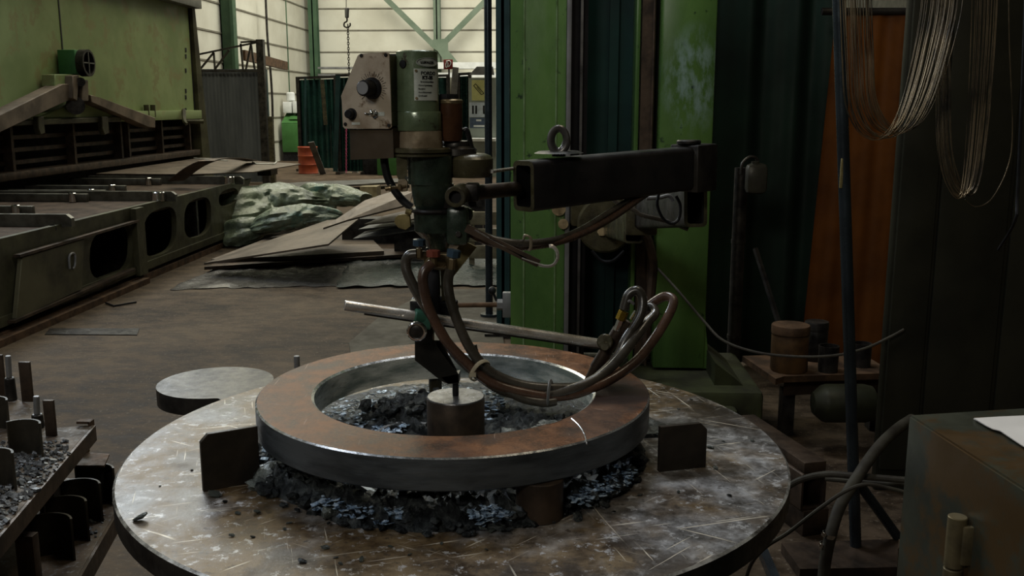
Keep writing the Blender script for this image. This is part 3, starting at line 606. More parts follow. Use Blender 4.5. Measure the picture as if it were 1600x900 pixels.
def crumple(cs, name, label, cat, mt, nx=46, ny=16, amp=.02, fr=3.0, thick=0):
    A, B_, C_, D_ = cs; V = []
    for j in range(ny+1):
        for i in range(nx+1):
            u, v = i/nx, j/ny; p = A.lerp(B_, u).lerp(D_.lerp(C_, u), v); e = amp*.35 if (i in (0, nx) or j in (0, ny)) else amp
            h = noise.noise(Vector((p.x*fr, p.y*fr*.7, 1.3)))+.5*noise.noise(Vector((p.x*fr*3, p.y*fr*2.2, 4.1)))
            ed = .05*noise.noise(Vector((u*9, v*9, 7)))
            V.append(p+Vector((ed, ed*2*(j in (0, ny)), abs(h)*e+.004)))
    F_ = [(j*(nx+1)+i, j*(nx+1)+i+1, (j+1)*(nx+1)+i+1, (j+1)*(nx+1)+i) for j in range(ny) for i in range(nx)]
    b = MB(); b.mesh_in(V, F_); return b.top(name, mt, label, cat, angle=70)
crumple([PZ(265, 453, 0), PZ(545, 447, 0), PZ(560, 408, 0), PZ(345, 416, 0)], 'plastic_film', 'grey brown sheet of plastic film spread flat on the floor before the sheet pile', 'plastic film', M('dusty_film', (.11, .10, .09), (.06, .054, .046), 3, .3, .1, .5, bdist=.02), amp=.035)
crumple([PZ(525, 449, .01), PZ(790, 446, .01), PZ(795, 402, .01), PZ(545, 408, .01)], 'plastic_film', 'shiny dark green plastic film wrinkled on the floor behind the machine arm', 'plastic film', FILM, amp=.05, fr=4)
# plastic bundle
g = thing('plastic_bundle', 'heap of crumpled translucent green plastic film beside the bench end', 'plastic film', PZ(450, 372, 0))
def roll(pts, rads, nm, label=None):
    P = catmull([Vector(p) for p in pts], 20); n = len(P); seg = 56; V = []; s0 = random.random()*50
    for i, c in enumerate(P):
        T = (P[min(i+1, n-1)]-P[max(0, i-1)]).normalized(); N = T.cross(Vector((0, 0, 1))).normalized(); B_ = N.cross(T)
        u = i/(n-1)*(len(rads)-1); k = int(min(u, len(rads)-2)); r = rads[k]+(rads[k+1]-rads[k])*(u-k)
        for a in range(seg):
            th = 2*pi*a/seg; d = noise.noise(Vector((c.x*2.2+s0, math.cos(th)*1.2, math.sin(th)*1.2)))+.7*abs(noise.noise(Vector((c.x*5+s0, math.cos(th)*2.5, math.sin(th)*2.5))))+.35*abs(noise.noise(Vector((c.x*9+math.cos(th)*3, math.cos(th)*4+s0, math.sin(th)*4))))-.12*abs(noise.noise(Vector((c.x*18, math.cos(th)*9+s0, math.sin(th)*9))))
            rr = r*(1+.38*d); q = c+N*(math.cos(th)*rr*1.25)+B_*(math.sin(th)*rr*.85); q.z = max(q.z, .01); V.append(q)
    F_ = [(i*seg+a, i*seg+(a+1) % seg, (i+1)*seg+(a+1) % seg, (i+1)*seg+a) for i in range(n-1) for a in range(seg)]+[tuple(range(seg)), tuple((n-1)*seg+a for a in range(seg))]
    b = MB(); b.mesh_in(V, F_); return b.build(nm, TARPF, g, 40, label)
roll([PY(340, 352, 11.6), PY(365, 335, 11.5), PY(410, 322, 11.8), PY(470, 318, 12), PY(520, 315, 12.2)], [.10, .30, .26, .24, .12], 'film_roll')
roll([PY(372, 298, 12.8), PY(400, 306, 12.8), PY(450, 312, 12.8), PY(500, 304, 12.8), PY(565, 308, 12.6)], [.06, .14, .14, .15, .06], 'film_roll')
roll([PY(455, 312, 12.3), PY(490, 306, 12.2), PY(530, 306, 12.2), PY(572, 312, 12)], [.08, .17, .16, .08], 'film_roll')
roll([PY(395, 357, 10.9), PY(430, 345, 10.9), PY(475, 338, 11), PY(515, 336, 11), PY(535, 338, 11)], [.07, .16, .15, .10, .04], 'film_roll', 'rounded roll in front')
roll([PY(350, 385, 11.0), PY(362, 372, 11.0), PY(385, 362, 11.0), PY(410, 352, 11.1)], [.08, .18, .18, .10], 'film_roll')
# small floor things
MB().tube([PZ(165, 473, .01), PZ(178, 478, .01), PZ(213, 472, .01)], .008, 5, 0).top('bent_rod', BLACK, 'bent black rod lying on the floor by the bench', 'rod')
MB().prism([PZ(x, y, .006) for x, y in ((78, 513), (218, 513), (214, 523), (70, 522))], (0, 0, -.005)).top('dark_floor_strip', DKSTEEL, 'dark flat strip on the floor left of the rotary table', 'strip')  # thin dark strip laid flat on the floor
MB().prism([PZ(x, y, .012) for x, y in ((545, 535), (590, 497), (672, 452), (780, 452), (785, 520), (800, 620), (560, 620))], (0, 0, -.01)).top('floor_plate', FLOORP, 'greyish steel floor plate behind the ring', 'plate')
g = thing('storage_crate', 'yellowish slatted crate seen between the dark pipe and post', 'crate', (PY(757, 350, 9.5).x, 9.5, 0))
a, c = PY(732, 331, 9.5), PY(790, 366, 9.5); b = MB()
for k in range(3): z_ = a.z-(a.z-.05)*k/3; b.span(a.x, c.x, 9.5, 9.53, z_-.13, z_, .004)
b.build('slat', WOOD, g); b = MB(); [b.span(x, x+.05, 9.53, 9.6, 0, a.z) for x in (a.x, c.x-.05)]; b.build('corner_post', WOOD, g)
# ------------------------------------------------------------------ posts and boring machine columns
g = thing('hall_post', 'dark blue-green steel hall post left of the green machine column', 'column', (PY(784, 165, 6.6).x, 6.6, 0))
a, c = PY(775, 165, 6.6).x, PY(796, 165, 6.6).x; b = MB(); b.span(a, c, 6.6, 6.62, 0, 5); b.span(a, c, 6.8, 6.82, 0, 5); b.span((a+c)/2-.01, (a+c)/2+.01, 6.6, 6.82, 0, 5); b.build('shaft', POSTBLUE, g)
b = MB(); b.span(a-.08, c+.08, 6.52, 6.9, 0, .03); b.build('foot_plate', DKSTEEL, g)
b = MB(); p = PY(763, 165, 7.2); b.cyl((p.x, 7.2, 0), (p.x, 7.2, 5), .028); b.cyl((p.x, 7.2, 0), (p.x, 7.2, .03), .07); b.top('drop_pipe', POLEB, 'dark vertical pipe from floor to roof beside the hall post', 'pipe')
b = MB(); q0 = PY(662, 475, 5.6); q1 = PY(800, 477, 5.6)
YM = 4.7
g = thing('column_machine', 'tall green twin-column machine with slideways behind the rotary table', 'machine', (.35, YM, 0))
X_ = lambda px, Y=YM: PY(px, 165, Y).x
b = MB(); b.prism([(X_(797), YM+.05, .3), (X_(820), YM, .3), (X_(884), YM, .3), (X_(884), YM+.35, .3), (X_(797), YM+.35, .3)], (0, 0, 3.4)); b.build('left_column', COLGREEN, g, label='left green column')
for px in (869, 819): b = MB(); b.cyl((X_(px), YM-.001, .3), (X_(px), YM-.001, 3.7), .005, seg=10); b.build('edge_highlight_bead', M('light_green_edge_highlight', (.22, .33, .16), (.10, .17, .06), 6, .2, .2, .1), g)  # lighter beads stand in for highlights along the column edges
b = MB(); b.span(X_(884.5), X_(892), YM-.02, YM+.3, .3, 3.7, .003); b.build('grey_strip', GREYSTRIP, g)
b = MB(); b.span(X_(892), X_(918), YM+.05, YM+.4, .3, 3.7); b.cyl((X_(906.5), YM+.04, .3), (X_(906.5), YM+.04, 3.7), .008, seg=8); b.build('slideway', PVC, g, label='dark slideway')
b = MB(); b.span(X_(906), X_(910), YM+.02, YM+.05, .3, 3.7); b.build('slideway_edge', RAIL, g)
b = MB(); b.span(X_(916), X_(996), YM+.30, YM+.34, .3, 3.7)
b.span(X_(955), X_(970), YM+.26, YM+.30, .3, 3.7); b.build('recess_panel', TEAL, g)
b = MB(); b.span(X_(994), X_(1001), YM+.1, YM+.3, .3, 3.7, .004); b.build('guide_bar', COLGREEN, g)
b = MB(); b.span(X_(1003), X_(1022), YM+.08, YM+.3, .3, 3.7); b.cyl((X_(1021), YM+.06, .3), (X_(1021), YM+.06, 3.7), .007, seg=8); b.build('slideway', BROWNST, g)
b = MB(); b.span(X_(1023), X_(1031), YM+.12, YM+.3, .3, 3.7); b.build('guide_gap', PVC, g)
b = MB(); b.span(X_(1031), X_(1116), YM, YM+.35, .3, 3.7, .012)
b.prism([(X_(1110), YM+.01, .3), (X_(1134), YM+.01, .3), (X_(1122), YM+.01, .38), (X_(1117), YM+.01, .5), (X_(1114), YM+.01, .7)], (0, .3, 0)); b.build('right_column', COLG2, g, label='right green column')
b = MB(); x0, x1 = X_(770, 4.3), X_(1222, 4.3)
b.span(x0, x1, 4.35, 5.1, 0, .29, .03); b.prism([(X_(1120), 4.45, .29), (X_(1165), 4.45, .29), (X_(1150), 4.45, .33), (X_(1120), 4.45, .40)], (0, .5, 0)); b.span(x0, x1-.1, 4.2, 4.5, 0, .12, .02)
b.span(X_(1060, 4.3), X_(1175, 4.3), 4.28, 4.5, .05, .22, .02); b.build('base_casting', M('mossy_dark_casting', (.055, .062, .028), (.028, .028, .017), 4, .6, .15, .4), g)
# carriage between columns
YC = YM-.06
b = MB(); b.span(X_(893), X_(1024), YC, YM+.28, 1.12-.1, 1.33, .02); c_ = PY(945, 350, YC); b.cyl(c_, c_-Vector((0, .05, 0)), .135, bev=.01, seg=36); b.build('carriage', OLIVE, g)
b = MB(); b.cyl(PY(940, 362, YC-.05), PY(940, 362, YC-.075), .022, seg=6); b.build('bolt', BRASSY, g)
b = MB(); b.cyl(PY(873, 326, YM-.02), PY(873, 326, YM+.02), .035); b.cyl(PY(880, 350, YM-.04), PY(880, 350, YM+.01), .025); b.build('bolt', BRASSY, g)
b = MB(); b.tube([PY(x, y, 4.5) for x, y in ((1003, 360), (1012, 375), (1020, 410), (1018, 450), (1012, 500), (1008, 560))], .022, 8); b.build('cable_bundle', BROWNST, g)
b = MB(); b.tube([PY(x, y, 4.55) for x, y in ((925, 392), (940, 407), (958, 407), (975, 392))], .008, 6); b.build('cable_loop', BLACK, g)
# stub bar left of the column
g = thing('stop_bar', 'thin rusty rod with an end fitting left of the green column', 'rod', PY(725, 476, 4.9))
b = MB(); b.cyl(PY(700, 477, 4.9), PY(780, 476, 4.9), .013); b.build('rod', RUST, g)
b = MB(); b.cyl(PY(777, 476, 4.9), PY(786, 476, 4.9), .03, seg=6); b.span(PY(785, 0, 4.9).x, PY(800, 0, 4.9).x, 4.86, 4.9, PY(780, 494, 4.9).z, PY(780, 455, 4.9).z, .005); b.build('end_fitting', GREYSTRIP, g)
b = MB(); b.blob(PY(769, 454, 4.9), .022, amp=0); b.cyl(PY(769, 454, 4.9), PY(776, 470, 4.9), .007); b.build('ball_knob', BLACK, g)

# ------------------------------------------------------------------ articulated carrier arm
A = PY(818, 290, 2.33); A.z = PY(818, 291, 2.33).z
B_ = PY(1075, 257, 2.80); hN = .122
g = thing('carrier_arm', 'dark square-tube carrier arm with a lifting eye reaching to the machine head', 'arm', (A.x, A.y, A.z))
B_.z = A.z+(B_.z-A.z)*.6
b = MB(); b.rtube(A, B_, .072, hN, .011, .014, endmi=1); b.build('arm_tube', [M('black_arm_paint', (.030, .027, .028), (.014, .013, .014), 6, .36, .3, .15, (.12, .08, .03), 60, .70, spec=.5), OLIVE], g)
b = MB(); b.cyl(PY(873, 239, 2.42), PY(873, 236, 2.42), .062, .05); b.top if 0 else b.build('eye_base', DKSTEEL, g)
b = MB(); c_ = PY(873, 219, 2.42); b.tube([c_+Vector((.0195*math.cos(t)*1.0, 0, .0285*math.sin(t))) for t in [2*pi*k/14 for k in range(14)]], .0075, 10, 2, True, ry=.011); b.cyl(c_-Vector((0, 0, .04)), c_-Vector((0, 0, .027)), .018, .012); b.build('lifting_eye', RAIL, g)
dA = (B_-A).normalized(); B2 = B_+dA*.075
b = MB(); b.beam(B_-dA*.02, B2, .10, .135, .006); p = B_+Vector((.0, 0, .068)); b.cyl(p, p+Vector((0, 0, .012)), .035, bev=.003); q = PY(1110, 246, 2.85); b.blob(q, .012, amp=0); b.build('end_block', DKSTEEL, g)
# second link going back to the carriage
C0 = PY(1087, 322, 2.88); C1 = PY(1000, 332, 3.7)
b = MB(); b.rtube(C0, C1, .07, .125, .010, .015, endmi=1); b.build('lower_tube', [DKSTEEL, OLIVE], g, label='lower open tube under the arm end')
b = MB(); b.cyl((C0.x-.0, C0.y+.05, C0.z+.05), (C0.x, C0.y+.05, B_.z-.05), .035); b.build('pivot_pin', DKSTEEL, g)
b = MB(); C2 = PY(990, 356, 3.7); C3 = PY(955, 350, 4.6); b.rtube(C2, C3, .075, .12, .008, .015); b.span(C1.x-.06, C1.x+.06, 3.62, 3.8, C2.z-.02, C1.z+.07, .01); b.build('rear_link', OLIVE, g)
b = MB(); b.tube([PY(x, y, 2.8) for x, y in ((1030, 300), (1027, 320), (1035, 340), (1048, 349), (1060, 343), (1063, 322), (1056, 306))], .0045, 8); b.build('cable_loop', BLACK, g)
b = MB(); b.tube([PY(x, y, 3.0) for x, y in ((956, 308), (966, 318), (990, 328), (1003, 336), (1040, 345), (1075, 358))], .007, 8); b.build('grey_hose', RUBBER, g)
b = MB(); b.tube([PY(x, y, 2.9) for x, y in ((1010, 310), (1030, 309), (1045, 306), (1052, 314))], .006, 8); b.build('white_hose_end', GREYSTRIP, g)

# ------------------------------------------------------------------ rotary table, ring, supports
TC = Vector((-.232, 2.187, 0)); TR = .769; TZ = .80
g = thing('rotary_table', 'large round scratched steel table with a small round lobe at its left rear', 'table', (TC.x, TC.y, 0))
b = MB(); b.lathe([(0, TZ-.055), (TR-.004, TZ-.055), (TR, TZ-.05), (TR, TZ-.004), (TR-.005, TZ)], TC, seg=128, mis=[1, 1, 1, 2]); b.lathe([(TR-.005, TZ), (.5, TZ), (.25, TZ), (0, TZ)], TC, seg=128, mi=0)
for e in b.bm.edges: pass
b.build('tabletop', [TABLE, DKSTEEL, RIM], g, 34)
LC = Vector((-1.0, 2.686, 0)); lr = .166; dv = (Vector((TC.x, TC.y, 0))-LC).normalized(); nn = Vector((-dv.y, dv.x, 0)); b = MB(); P = []
th0 = math.atan2(dv.y, dv.x)
for k in range(49): a = th0+math.radians(42)+math.radians(276)*k/48; P.append(LC+Vector((lr*math.cos(a), lr*math.sin(a), TZ-.0006)))
P += [LC+dv*.14-nn*.098+Vector((0, 0, TZ-.0006)), LC+dv*.24-nn*.13+Vector((0, 0, TZ-.0006)), LC+dv*.30+Vector((0, 0, TZ-.0006)), LC+dv*.24+nn*.13+Vector((0, 0, TZ-.0006)), LC+dv*.14+nn*.098+Vector((0, 0, TZ-.0006))]
b.prism(P, (0, 0, -.05), mis=[0, 1]); 
for f in b.bm.faces: f.material_index = 0 if abs(f.normal.z) > .9 and f.calc_center_median().z > TZ-.01 else 1
b.build('lobe', [TABLE, DKSTEEL], g, label='small round lobe')
b = MB(); b.cyl((TC.x, TC.y, .05), (TC.x, TC.y, TZ-.055), .22, .17, seg=40); b.cyl((TC.x, TC.y, 0), (TC.x, TC.y, .05), .38, seg=40, bev=.01); b.build('pedestal', DKSTEEL, g)
b = MB(); b.cyl((LC.x+.02, LC.y-.05, 0), (LC.x+.02, LC.y-.05, TZ-.05), .035); b.prism([(LC.x-.03, LC.y-.02, TZ-.05), (LC.x+.2, LC.y-.14, TZ-.05), (LC.x+.2, LC.y-.14, TZ-.15), (LC.x+.03, LC.y-.05, TZ-.2)], (0, .02, 0)); b.build('lobe_leg', DKSTEEL, g)
RC = Vector((-.2345, 2.152, 0)); RO, RI, RZ = .4515, .3245, .95
g = thing('steel_ring', 'thick steel ring with a rusty top face being cut on the rotary table', 'ring', (RC.x, RC.y, RZ-.068))
b = MB(); Z0 = RZ-.068
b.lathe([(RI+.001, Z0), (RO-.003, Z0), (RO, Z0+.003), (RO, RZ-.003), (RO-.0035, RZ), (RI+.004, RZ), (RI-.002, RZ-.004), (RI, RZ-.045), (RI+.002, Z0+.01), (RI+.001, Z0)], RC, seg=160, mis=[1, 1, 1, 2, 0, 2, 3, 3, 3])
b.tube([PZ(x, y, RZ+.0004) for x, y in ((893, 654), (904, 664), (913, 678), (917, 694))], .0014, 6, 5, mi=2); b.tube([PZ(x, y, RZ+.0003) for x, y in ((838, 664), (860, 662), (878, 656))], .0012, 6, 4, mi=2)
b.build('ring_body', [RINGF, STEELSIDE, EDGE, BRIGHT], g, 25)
for k, (px, py, lb) in enumerate(((843, 806, 'short round steel support under the front right of the ring'), (636, 628, 'short pale support post under the rear of the ring'), (470, 700, 'short round support under the left of the ring'), (985, 690, 'short round support under the right of the ring'))):
    p = PZ(px, py, TZ); r = .047 if k != 1 else .018
    if k == 1: p = Vector((RC.x-.09, RC.y+RI+.02, 0))
    if k == 2: p = RC+Vector((-.38, -.06, 0))
    if k == 3: p = RC+Vector((.375, .08, 0))
    b = MB(); b.cyl((p.x, p.y, TZ), (p.x, p.y, Z0), r, bev=.002, seg=32); b.top('ring_support', BROWNST if k != 1 else OLIVE, lb, 'support', angle=30)
# centring block
p = RC+Vector((.0, -.0, 0)); p = PZ(713, 614, .94); p.y = 2.135
b = MB(); b.lathe([(0, TZ), (.066, TZ), (.067, TZ+.003), (.067, .935), (.065, .938), (0, .938)], (p.x, p.y, 0), seg=56, mis=[0, 0, 0, 1, 1])
b.top('centring_block', [BROWNST, M('smeared_steel_top', (.20, .20, .21), (.07, .065, .06), 22, .32, .6, .2)], 'round brown steel block at the ring centre under the pointer pin', 'block')
BLK = p.copy()
def stop(p0, p1, h, lb, ang_cut):
    A0, A1 = PZ(p0[0], p0[1], TZ), PZ(p1[0], p1[1], TZ); z = Vector((0, 0, 1)); d = (A1-A0).normalized(); c = .016
    n = Vector((d.y, -d.x, 0)); 
    if n.y < 0: n = -n
    b = MB(); P = [A0, A1, A1+z*(h-(c if ang_cut == 'r' else 0))] + ([A1+z*h-d*c] if ang_cut == 'r' else []) + ([A0+z*h+d*c] if ang_cut == 'l' else []) + [A0+z*(h-(c if ang_cut == 'l' else 0))]
    b.prism(P, n*.012, bev=.001); return b.top('stop_plate', M('brown_black_plate', (.050, .040, .030), (.025, .021, .017), 7, .5, .4, .25), lb, 'plate')
stop((318, 769), (407, 752), .125, 'upright dark plate standing on the table left of the ring', 'l')
stop((1030, 738), (1103, 730), .105, 'upright dark plate standing on the table right of the ring', 'r')
b = MB(); p = PZ(465, 590, TZ-.2); b.cyl((p.x, p.y, .0), (p.x, p.y, PY(465, 556, p.y).z), .011, bev=.002); b.top('steel_pin', GREYSTRIP, 'small upright steel pin behind the ring, left rear', 'pin')
# slag
random.seed(11)
b = MB(); bf = MB()
def inhole(n, r0, r1, a0, a1, s0, s1, hz=1.0, base=0, gp=.0):
    for _ in range(n):
        r = math.sqrt(random.uniform(r0*r0, r1*r1)); a = math.radians(random.uniform(a0, a1)); s_ = random.uniform(s0, s1)
        b.blob((RC.x+r*math.cos(a), RC.y+r*math.sin(a), TZ+s_*.35+base*random.random()), s_, (1.3, .9, .75*hz), .5, 1.2, 2, mi=1 if random.random() < gp else None)
NR, NA = 52, 300; V = []
for i in range(NR+1):
    for j in range(NA):
        r = .06+(.58-.06)*i/NR; a = 2*pi*j/NA; dg = math.degrees(a); x = RC.x+r*math.cos(a); y = RC.y+r*math.sin(a)
        out_ = .035*noise.noise(Vector((math.cos(a)*4, math.sin(a)*4, 9))); lim = .452+out_*.7+(.11 if 12 < dg < 168 else 0)  # dark slag bed widened at the rear, standing in for shade under the ring
        env = max(0, min(1, (lim-r)/.03))*min(1, (r-.06)/.03)
        h = .010+.5*abs(noise.noise(Vector((x*16, y*16, 1))))*.05+.030*abs(noise.noise(Vector((x*38, y*38, 4))))+.007*noise.noise(Vector((x*90, y*90, 2)))+.003*noise.noise(Vector((x*190, y*190, 5)))
        hp_ = .05*math.exp(-(((dg-122)/26)**2))*math.exp(-(((r-.24)/.07)**2))
        if 140 < dg < 205 and r < .31: h *= .45
        if r > .36 and 180 < dg < 350: h = h*1.25+.010
        if 8 < dg < 172 and r > .29: h = .006+h*.3
        elif 60 < dg < 100: h *= .5
        V.append(Vector((x, y, TZ-.004+env*(h+hp_))))
b.mesh_in(V, [(i*NA+j, i*NA+(j+1) % NA, (i+1)*NA+(j+1) % NA, (i+1)*NA+j) for i in range(NR) for j in range(NA)])
inhole(130, .10, .31, 0, 360, .005, .014, 1, .008)
inhole(160, .17, .30, 98, 148, .006, .016, 1.1, .055)       # heap rear left of the block
inhole(110, .16, .31, 180, 330, .006, .015, 1, .02, .5)
inhole(90, .14, .31, 300, 395, .008, .022, 1, .02, .6)
inhole(60, .2, .31, 20, 90, .005, .011, .8, .006)
inhole(110, .34, .445, 165, 350, .012, .022, .9, .025)
inhole(120, .36, .45, 165, 350, .005, .012, .9, .02)       # under the ring front
inhole(120, .40, .475, 185, 220, .005, .014, .9, .012)
for _ in range(46):
    a = math.radians(random.uniform(200, 330)); r = random.uniform(.43, .475); b.blob((RC.x+r*math.cos(a), RC.y+r*math.sin(a)*1.0, TZ+.006), random.uniform(.003, .010), (1.5, 1, .6), .5, 1, 2)
for c_, s_, q in ((PZ(522, 803, TZ), .026, (1.5, .75, .7)), (PZ(548, 792, TZ), .022, (1.2, .8, .8)), (PZ(430, 745, TZ), .034, (1.3, 1, .8)), (PZ(408, 762, TZ), .022, (1.4, .8, .6)), (PZ(600, 800, TZ), .02, (2, .8, .6)), (PZ(418, 755, TZ), .03, (1, 1, .9)), (PZ(690, 820, TZ), .02, (1.7, .8, .5)), (PZ(750, 822, TZ), .018, (1.9, .8, .5))):
    b.blob(c_+Vector((0, 0, s_*.4)), s_, q, .35, 1, 3, mi=1)
b.top('slag_heap', [SLAG, GSLAG], 'black glassy cutting slag heaped inside and under the ring', 'slag', kind='stuff')
for _ in range(1300):
    if random.random() < .7: r = random.uniform(.16, .44); a = math.radians(random.uniform(70, 200))
    else: r = random.uniform(.41, .455); a = math.radians(random.choice((random.uniform(238, 262), random.uniform(280, 290), random.uniform(308, 335))))
    c_ = Vector((RC.x+r*math.cos(a), RC.y+r*math.sin(a), TZ+.012+random.random()*(.012 if r < .35 else .024))); s_ = random.uniform(.003, .009)
    bf.box(c_, (s_*2.2, s_*1.5, .0015), (random.uniform(-.25, .25), random.uniform(-.25, .25), random.random()*3))
bf.top('scale_flakes', FLAKE, 'bluish shiny scale flakes scattered among the slag', 'scale', kind='stuff')
MB().tube([PZ(x, y, TZ+.02) for x, y in ((590, 676), (612, 665), (640, 662), (666, 664))], .006, 6).top('slag_strip', GREYSTRIP, 'curved grey metal strip in the slag left of the block', 'strip')
MB().tube([PZ(x, y, TZ+.02) for x, y in ((540, 745), (600, 782), (680, 800), (770, 797), (800, 790))], .012, 8).top('cut_strip', STEELSIDE, 'curved dark steel offcut lying under the front of the ring', 'offcut')
# chips on the table
random.seed(5); chip = None; n = 0; chips_ = []
for (x, y, s_) in ((220, 813, .013), (335, 776, .012), (352, 785, .006), (372, 803, .006), (402, 803, .009), (362, 838, .005), (395, 840, .004), (452, 818, .005), (445, 828, .004), (508, 858, .007), (472, 879, .007), (525, 872, .004), (532, 882, .004), (565, 876, .006), (560, 808, .005), (610, 855, .005), (655, 825, .010), (700, 822, .010), (738, 828, .008), (770, 830, .008), (830, 822, .007), (872, 800, .008), (868, 812, .007), (1110, 700, .007), (1118, 733, .006), (1175, 690, .005), (1140, 775, .006), (1130, 690, .004), (1060, 770, .004), (1000, 775, .005), (960, 800, .004), (905, 770, .006), (640, 868, .004), (760, 860, .004), (300, 735, .004), (250, 760, .003), (335, 720, .003), (1060, 640, .004), (1080, 625, .004), (690, 850, .004)):
    c_ = PZ(x, y, TZ)
    if n < 4:
        b = MB(); b.blob((0, 0, .32), .9, (1.5, .9, .5), .45, 1, 2); m_ = b.build('slag_chip', SLAG if n in (2,) else GSLAG); chip = (chip or [])+[m_]; o = m_
    else:
        o = chip[n % 4].copy(); COL.objects.link(o)
        if 'label' in o: del o['label']
    o.location = c_; o.scale = (s_, s_, s_*.7); o.rotation_euler = (0, 0, random.random()*6)
    big = {0: 'single slag lump near the left rim of the table', 1: 'rounded grey slag lump at the foot of the left upright plate'}
    chips_.append((x, y, o)); tag(o, big.get(n), 'slag chip', 'slag chips on the tabletop')
    n += 1
for o in chip:
    me = o.data
    zmin = min(v.co.z for v in me.vertices)
    for v in me.vertices: v.co.z -= zmin

ORD = 'first second third fourth fifth sixth seventh eighth ninth tenth eleventh twelfth thirteenth fourteenth fifteenth sixteenth seventeenth eighteenth nineteenth twentieth'.split()
for lo, hi, wh in ((0, 760, 'left of the ring'), (760, 835, 'just in front of the ring'), (835, 900, 'on the front of the table')):
    L_ = sorted([t for t in chips_ if (t[0] < 980) and lo <= t[1] < hi and 'label' not in t[2]], key=lambda t: t[0])
    for i, t in enumerate(L_): t[2]['label'] = 'loose slag chip %s, %s from the left' % (wh, ORD[i])
L_ = sorted([t for t in chips_ if 'label' not in t[2]], key=lambda t: t[1])
for i, t in enumerate(L_): t[2]['label'] = 'loose slag chip on the right part of the table, %s from the rear' % ORD[i]
# ------------------------------------------------------------------ circle cutting machine
YH = 2.15
def H(x, y, dy=0): return PY(x, y, YH+dy)
def ppm(dy=0): return (YH+dy)/FPX*.985       # metres per pixel near the machine
g = thing('circle_cutting_machine', 'olive green circle cutting machine with control panel hanging over the ring', 'machine', H(685, 400))
def vc(nm, px, prof, mt, dy=0, label=None, seg=40, bev=None, parent=None, mis=None, yref=None):
    yr = yref or sum(p[0] for p in prof)/len(prof); c = H(px, yr, dy); k = ppm(dy); P = []
    pts = sorted(prof, key=lambda p: -p[0]); P.append((0, H(px, pts[0][0], dy).z))
    for y, w_ in pts: P.append((w_*k, H(px, y, dy).z))
    P.append((0, P[-1][1])); b = MB(); b.lathe(P, (c.x, c.y, 0), seg=seg); return b.build(nm, mt, parent or g, label=label)
mot = vc('motor_housing', 652, [(80, 30), (81.5, 32), (174, 34), (173, 34)], TOOLGREEN, label='green cylindrical motor housing')
vc('motor_collar', 655, [(174, 34.5), (176, 35.5), (202, 36), (204, 35)], TOOLGREEN)
vc('sleeve', 657.5, [(204, 34), (231, 35)], TANBAND, label='brown stained sleeve')
vc('flange', 658, [(230, 45), (232, 48), (237, 48), (239, 44), (240, 47), (243, 47), (244, 44)], OLIVE)
vc('upper_body', 672, [(243, 36), (287, 35)], DKGREEN)
vc('neck_body', 676, [(287, 34), (300, 33), (318, 30), (325, 27)], DKGREEN)
vc('swivel_disc', 682, [(325, 40), (328, 42), (331, 40)], DKSTEEL, )
vc('swivel_head', 684, [(331, 38), (360, 37), (367, 30), (374, 22), (385, 18), (392, 12)], DKGREEN)
b = MB(); c_ = H(633, 101, -.0); 
cx, cy = H(652, 101).x, H(652, 101).y; ph = -pi/2-.56; rr = .0468; hp = Vector((cx+rr*math.cos(ph), cy+rr*math.sin(ph), H(632, 100, -.04).z)); b.cyl(hp, hp+Vector((math.cos(ph), math.sin(ph), 0))*.003, .0085); b.build('vent_hole', INK, mot)
# curved nameplates wrapped round the housing
def wrap(verts, z0, ang0, r, k=1.0): return [Vector((cx+(r+v.z)*math.cos(ang0+v.x/r*k), cy+(r+v.z)*math.sin(ang0+v.x/r*k), z0+v.y)) for v in verts]
RM = .0478+.0006; AN = -pi/2-.02
def platecurve(w_, h_, oval_=False, n=14):
    V = []; F_ = []
    if oval_:
        V.append(Vector((w_/2, 0, 0)))
        for k in range(28): t = 2*pi*k/28; V.append(Vector((w_/2+w_/2*math.cos(t), h_/2*math.sin(t), 0)))
        F_ = [(0, 1+k, 1+(k+1) % 28) for k in range(28)]
    else:
        for k in range(n+1): V += [Vector((w_*k/n, -h_/2, 0)), Vector((w_*k/n, h_/2, 0))]
        F_ = [(2*k, 2*k+2, 2*k+3, 2*k+1) for k in range(n)]
    return V, F_
ztop, zbot = H(660, 107, -.05).z, H(660, 157, -.05).z; zc = (ztop+zbot)/2; hh = ztop-zbot
V, F_ = platecurve(.062, hh); b = MB(); b.mesh_in(wrap(V, zc, AN-.0, RM), F_); npl = b.build('nameplate', NPLATE, mot, 60)
b = MB()
for t_, x_, zf, sz, bo in (('PORDO', .015, .36, .0105, .0002), ('KT-35', .018, .22, .0098, .0006), ('Brennmaschine', .014, .09, .0052, 0), ('Motorspannung', .009, -.02, .0052, 0), ('Baujahr', .009, -.13, .0052, 0), ('Anschlusswert', .009, -.24, .0052, 0), ('Drehzahl', .009, -.35, .0052, 0)):
    tv, tf = textgeo(t_, sz, bo); b.mesh_in(wrap([Vector((v.x+x_, v.y-sz*.35+zf*hh, v.z)) for v in tv], zc, AN, RM+.0003), tf)
b.build('lettering', INK, npl)
b = MB()
for x_, z_ in ((.005, hh*.43), (.005, -hh*.43)):
    a = AN+x_/RM; d = Vector((math.cos(a), math.sin(a), 0)); b.cyl(Vector((cx, cy, zc+z_))+d*RM, Vector((cx, cy, zc+z_))+d*(RM+.002), .003, seg=10)
b.build('screw', BRASSY, npl)
V, F_ = platecurve(.058, .020, True); z2 = H(660, 97, -.05).z; b = MB(); b.mesh_in(wrap(V, z2, AN+.10, RM), F_); op = b.build('oval_badge', NPLATE, mot, 60)
b = MB(); tv, tf = textgeo('LUKALDR', .0075, .0002); b.mesh_in(wrap([Vector((v.x+.010, v.y-.003, v.z)) for v in tv], z2, AN+.10, RM+.0003), tf)
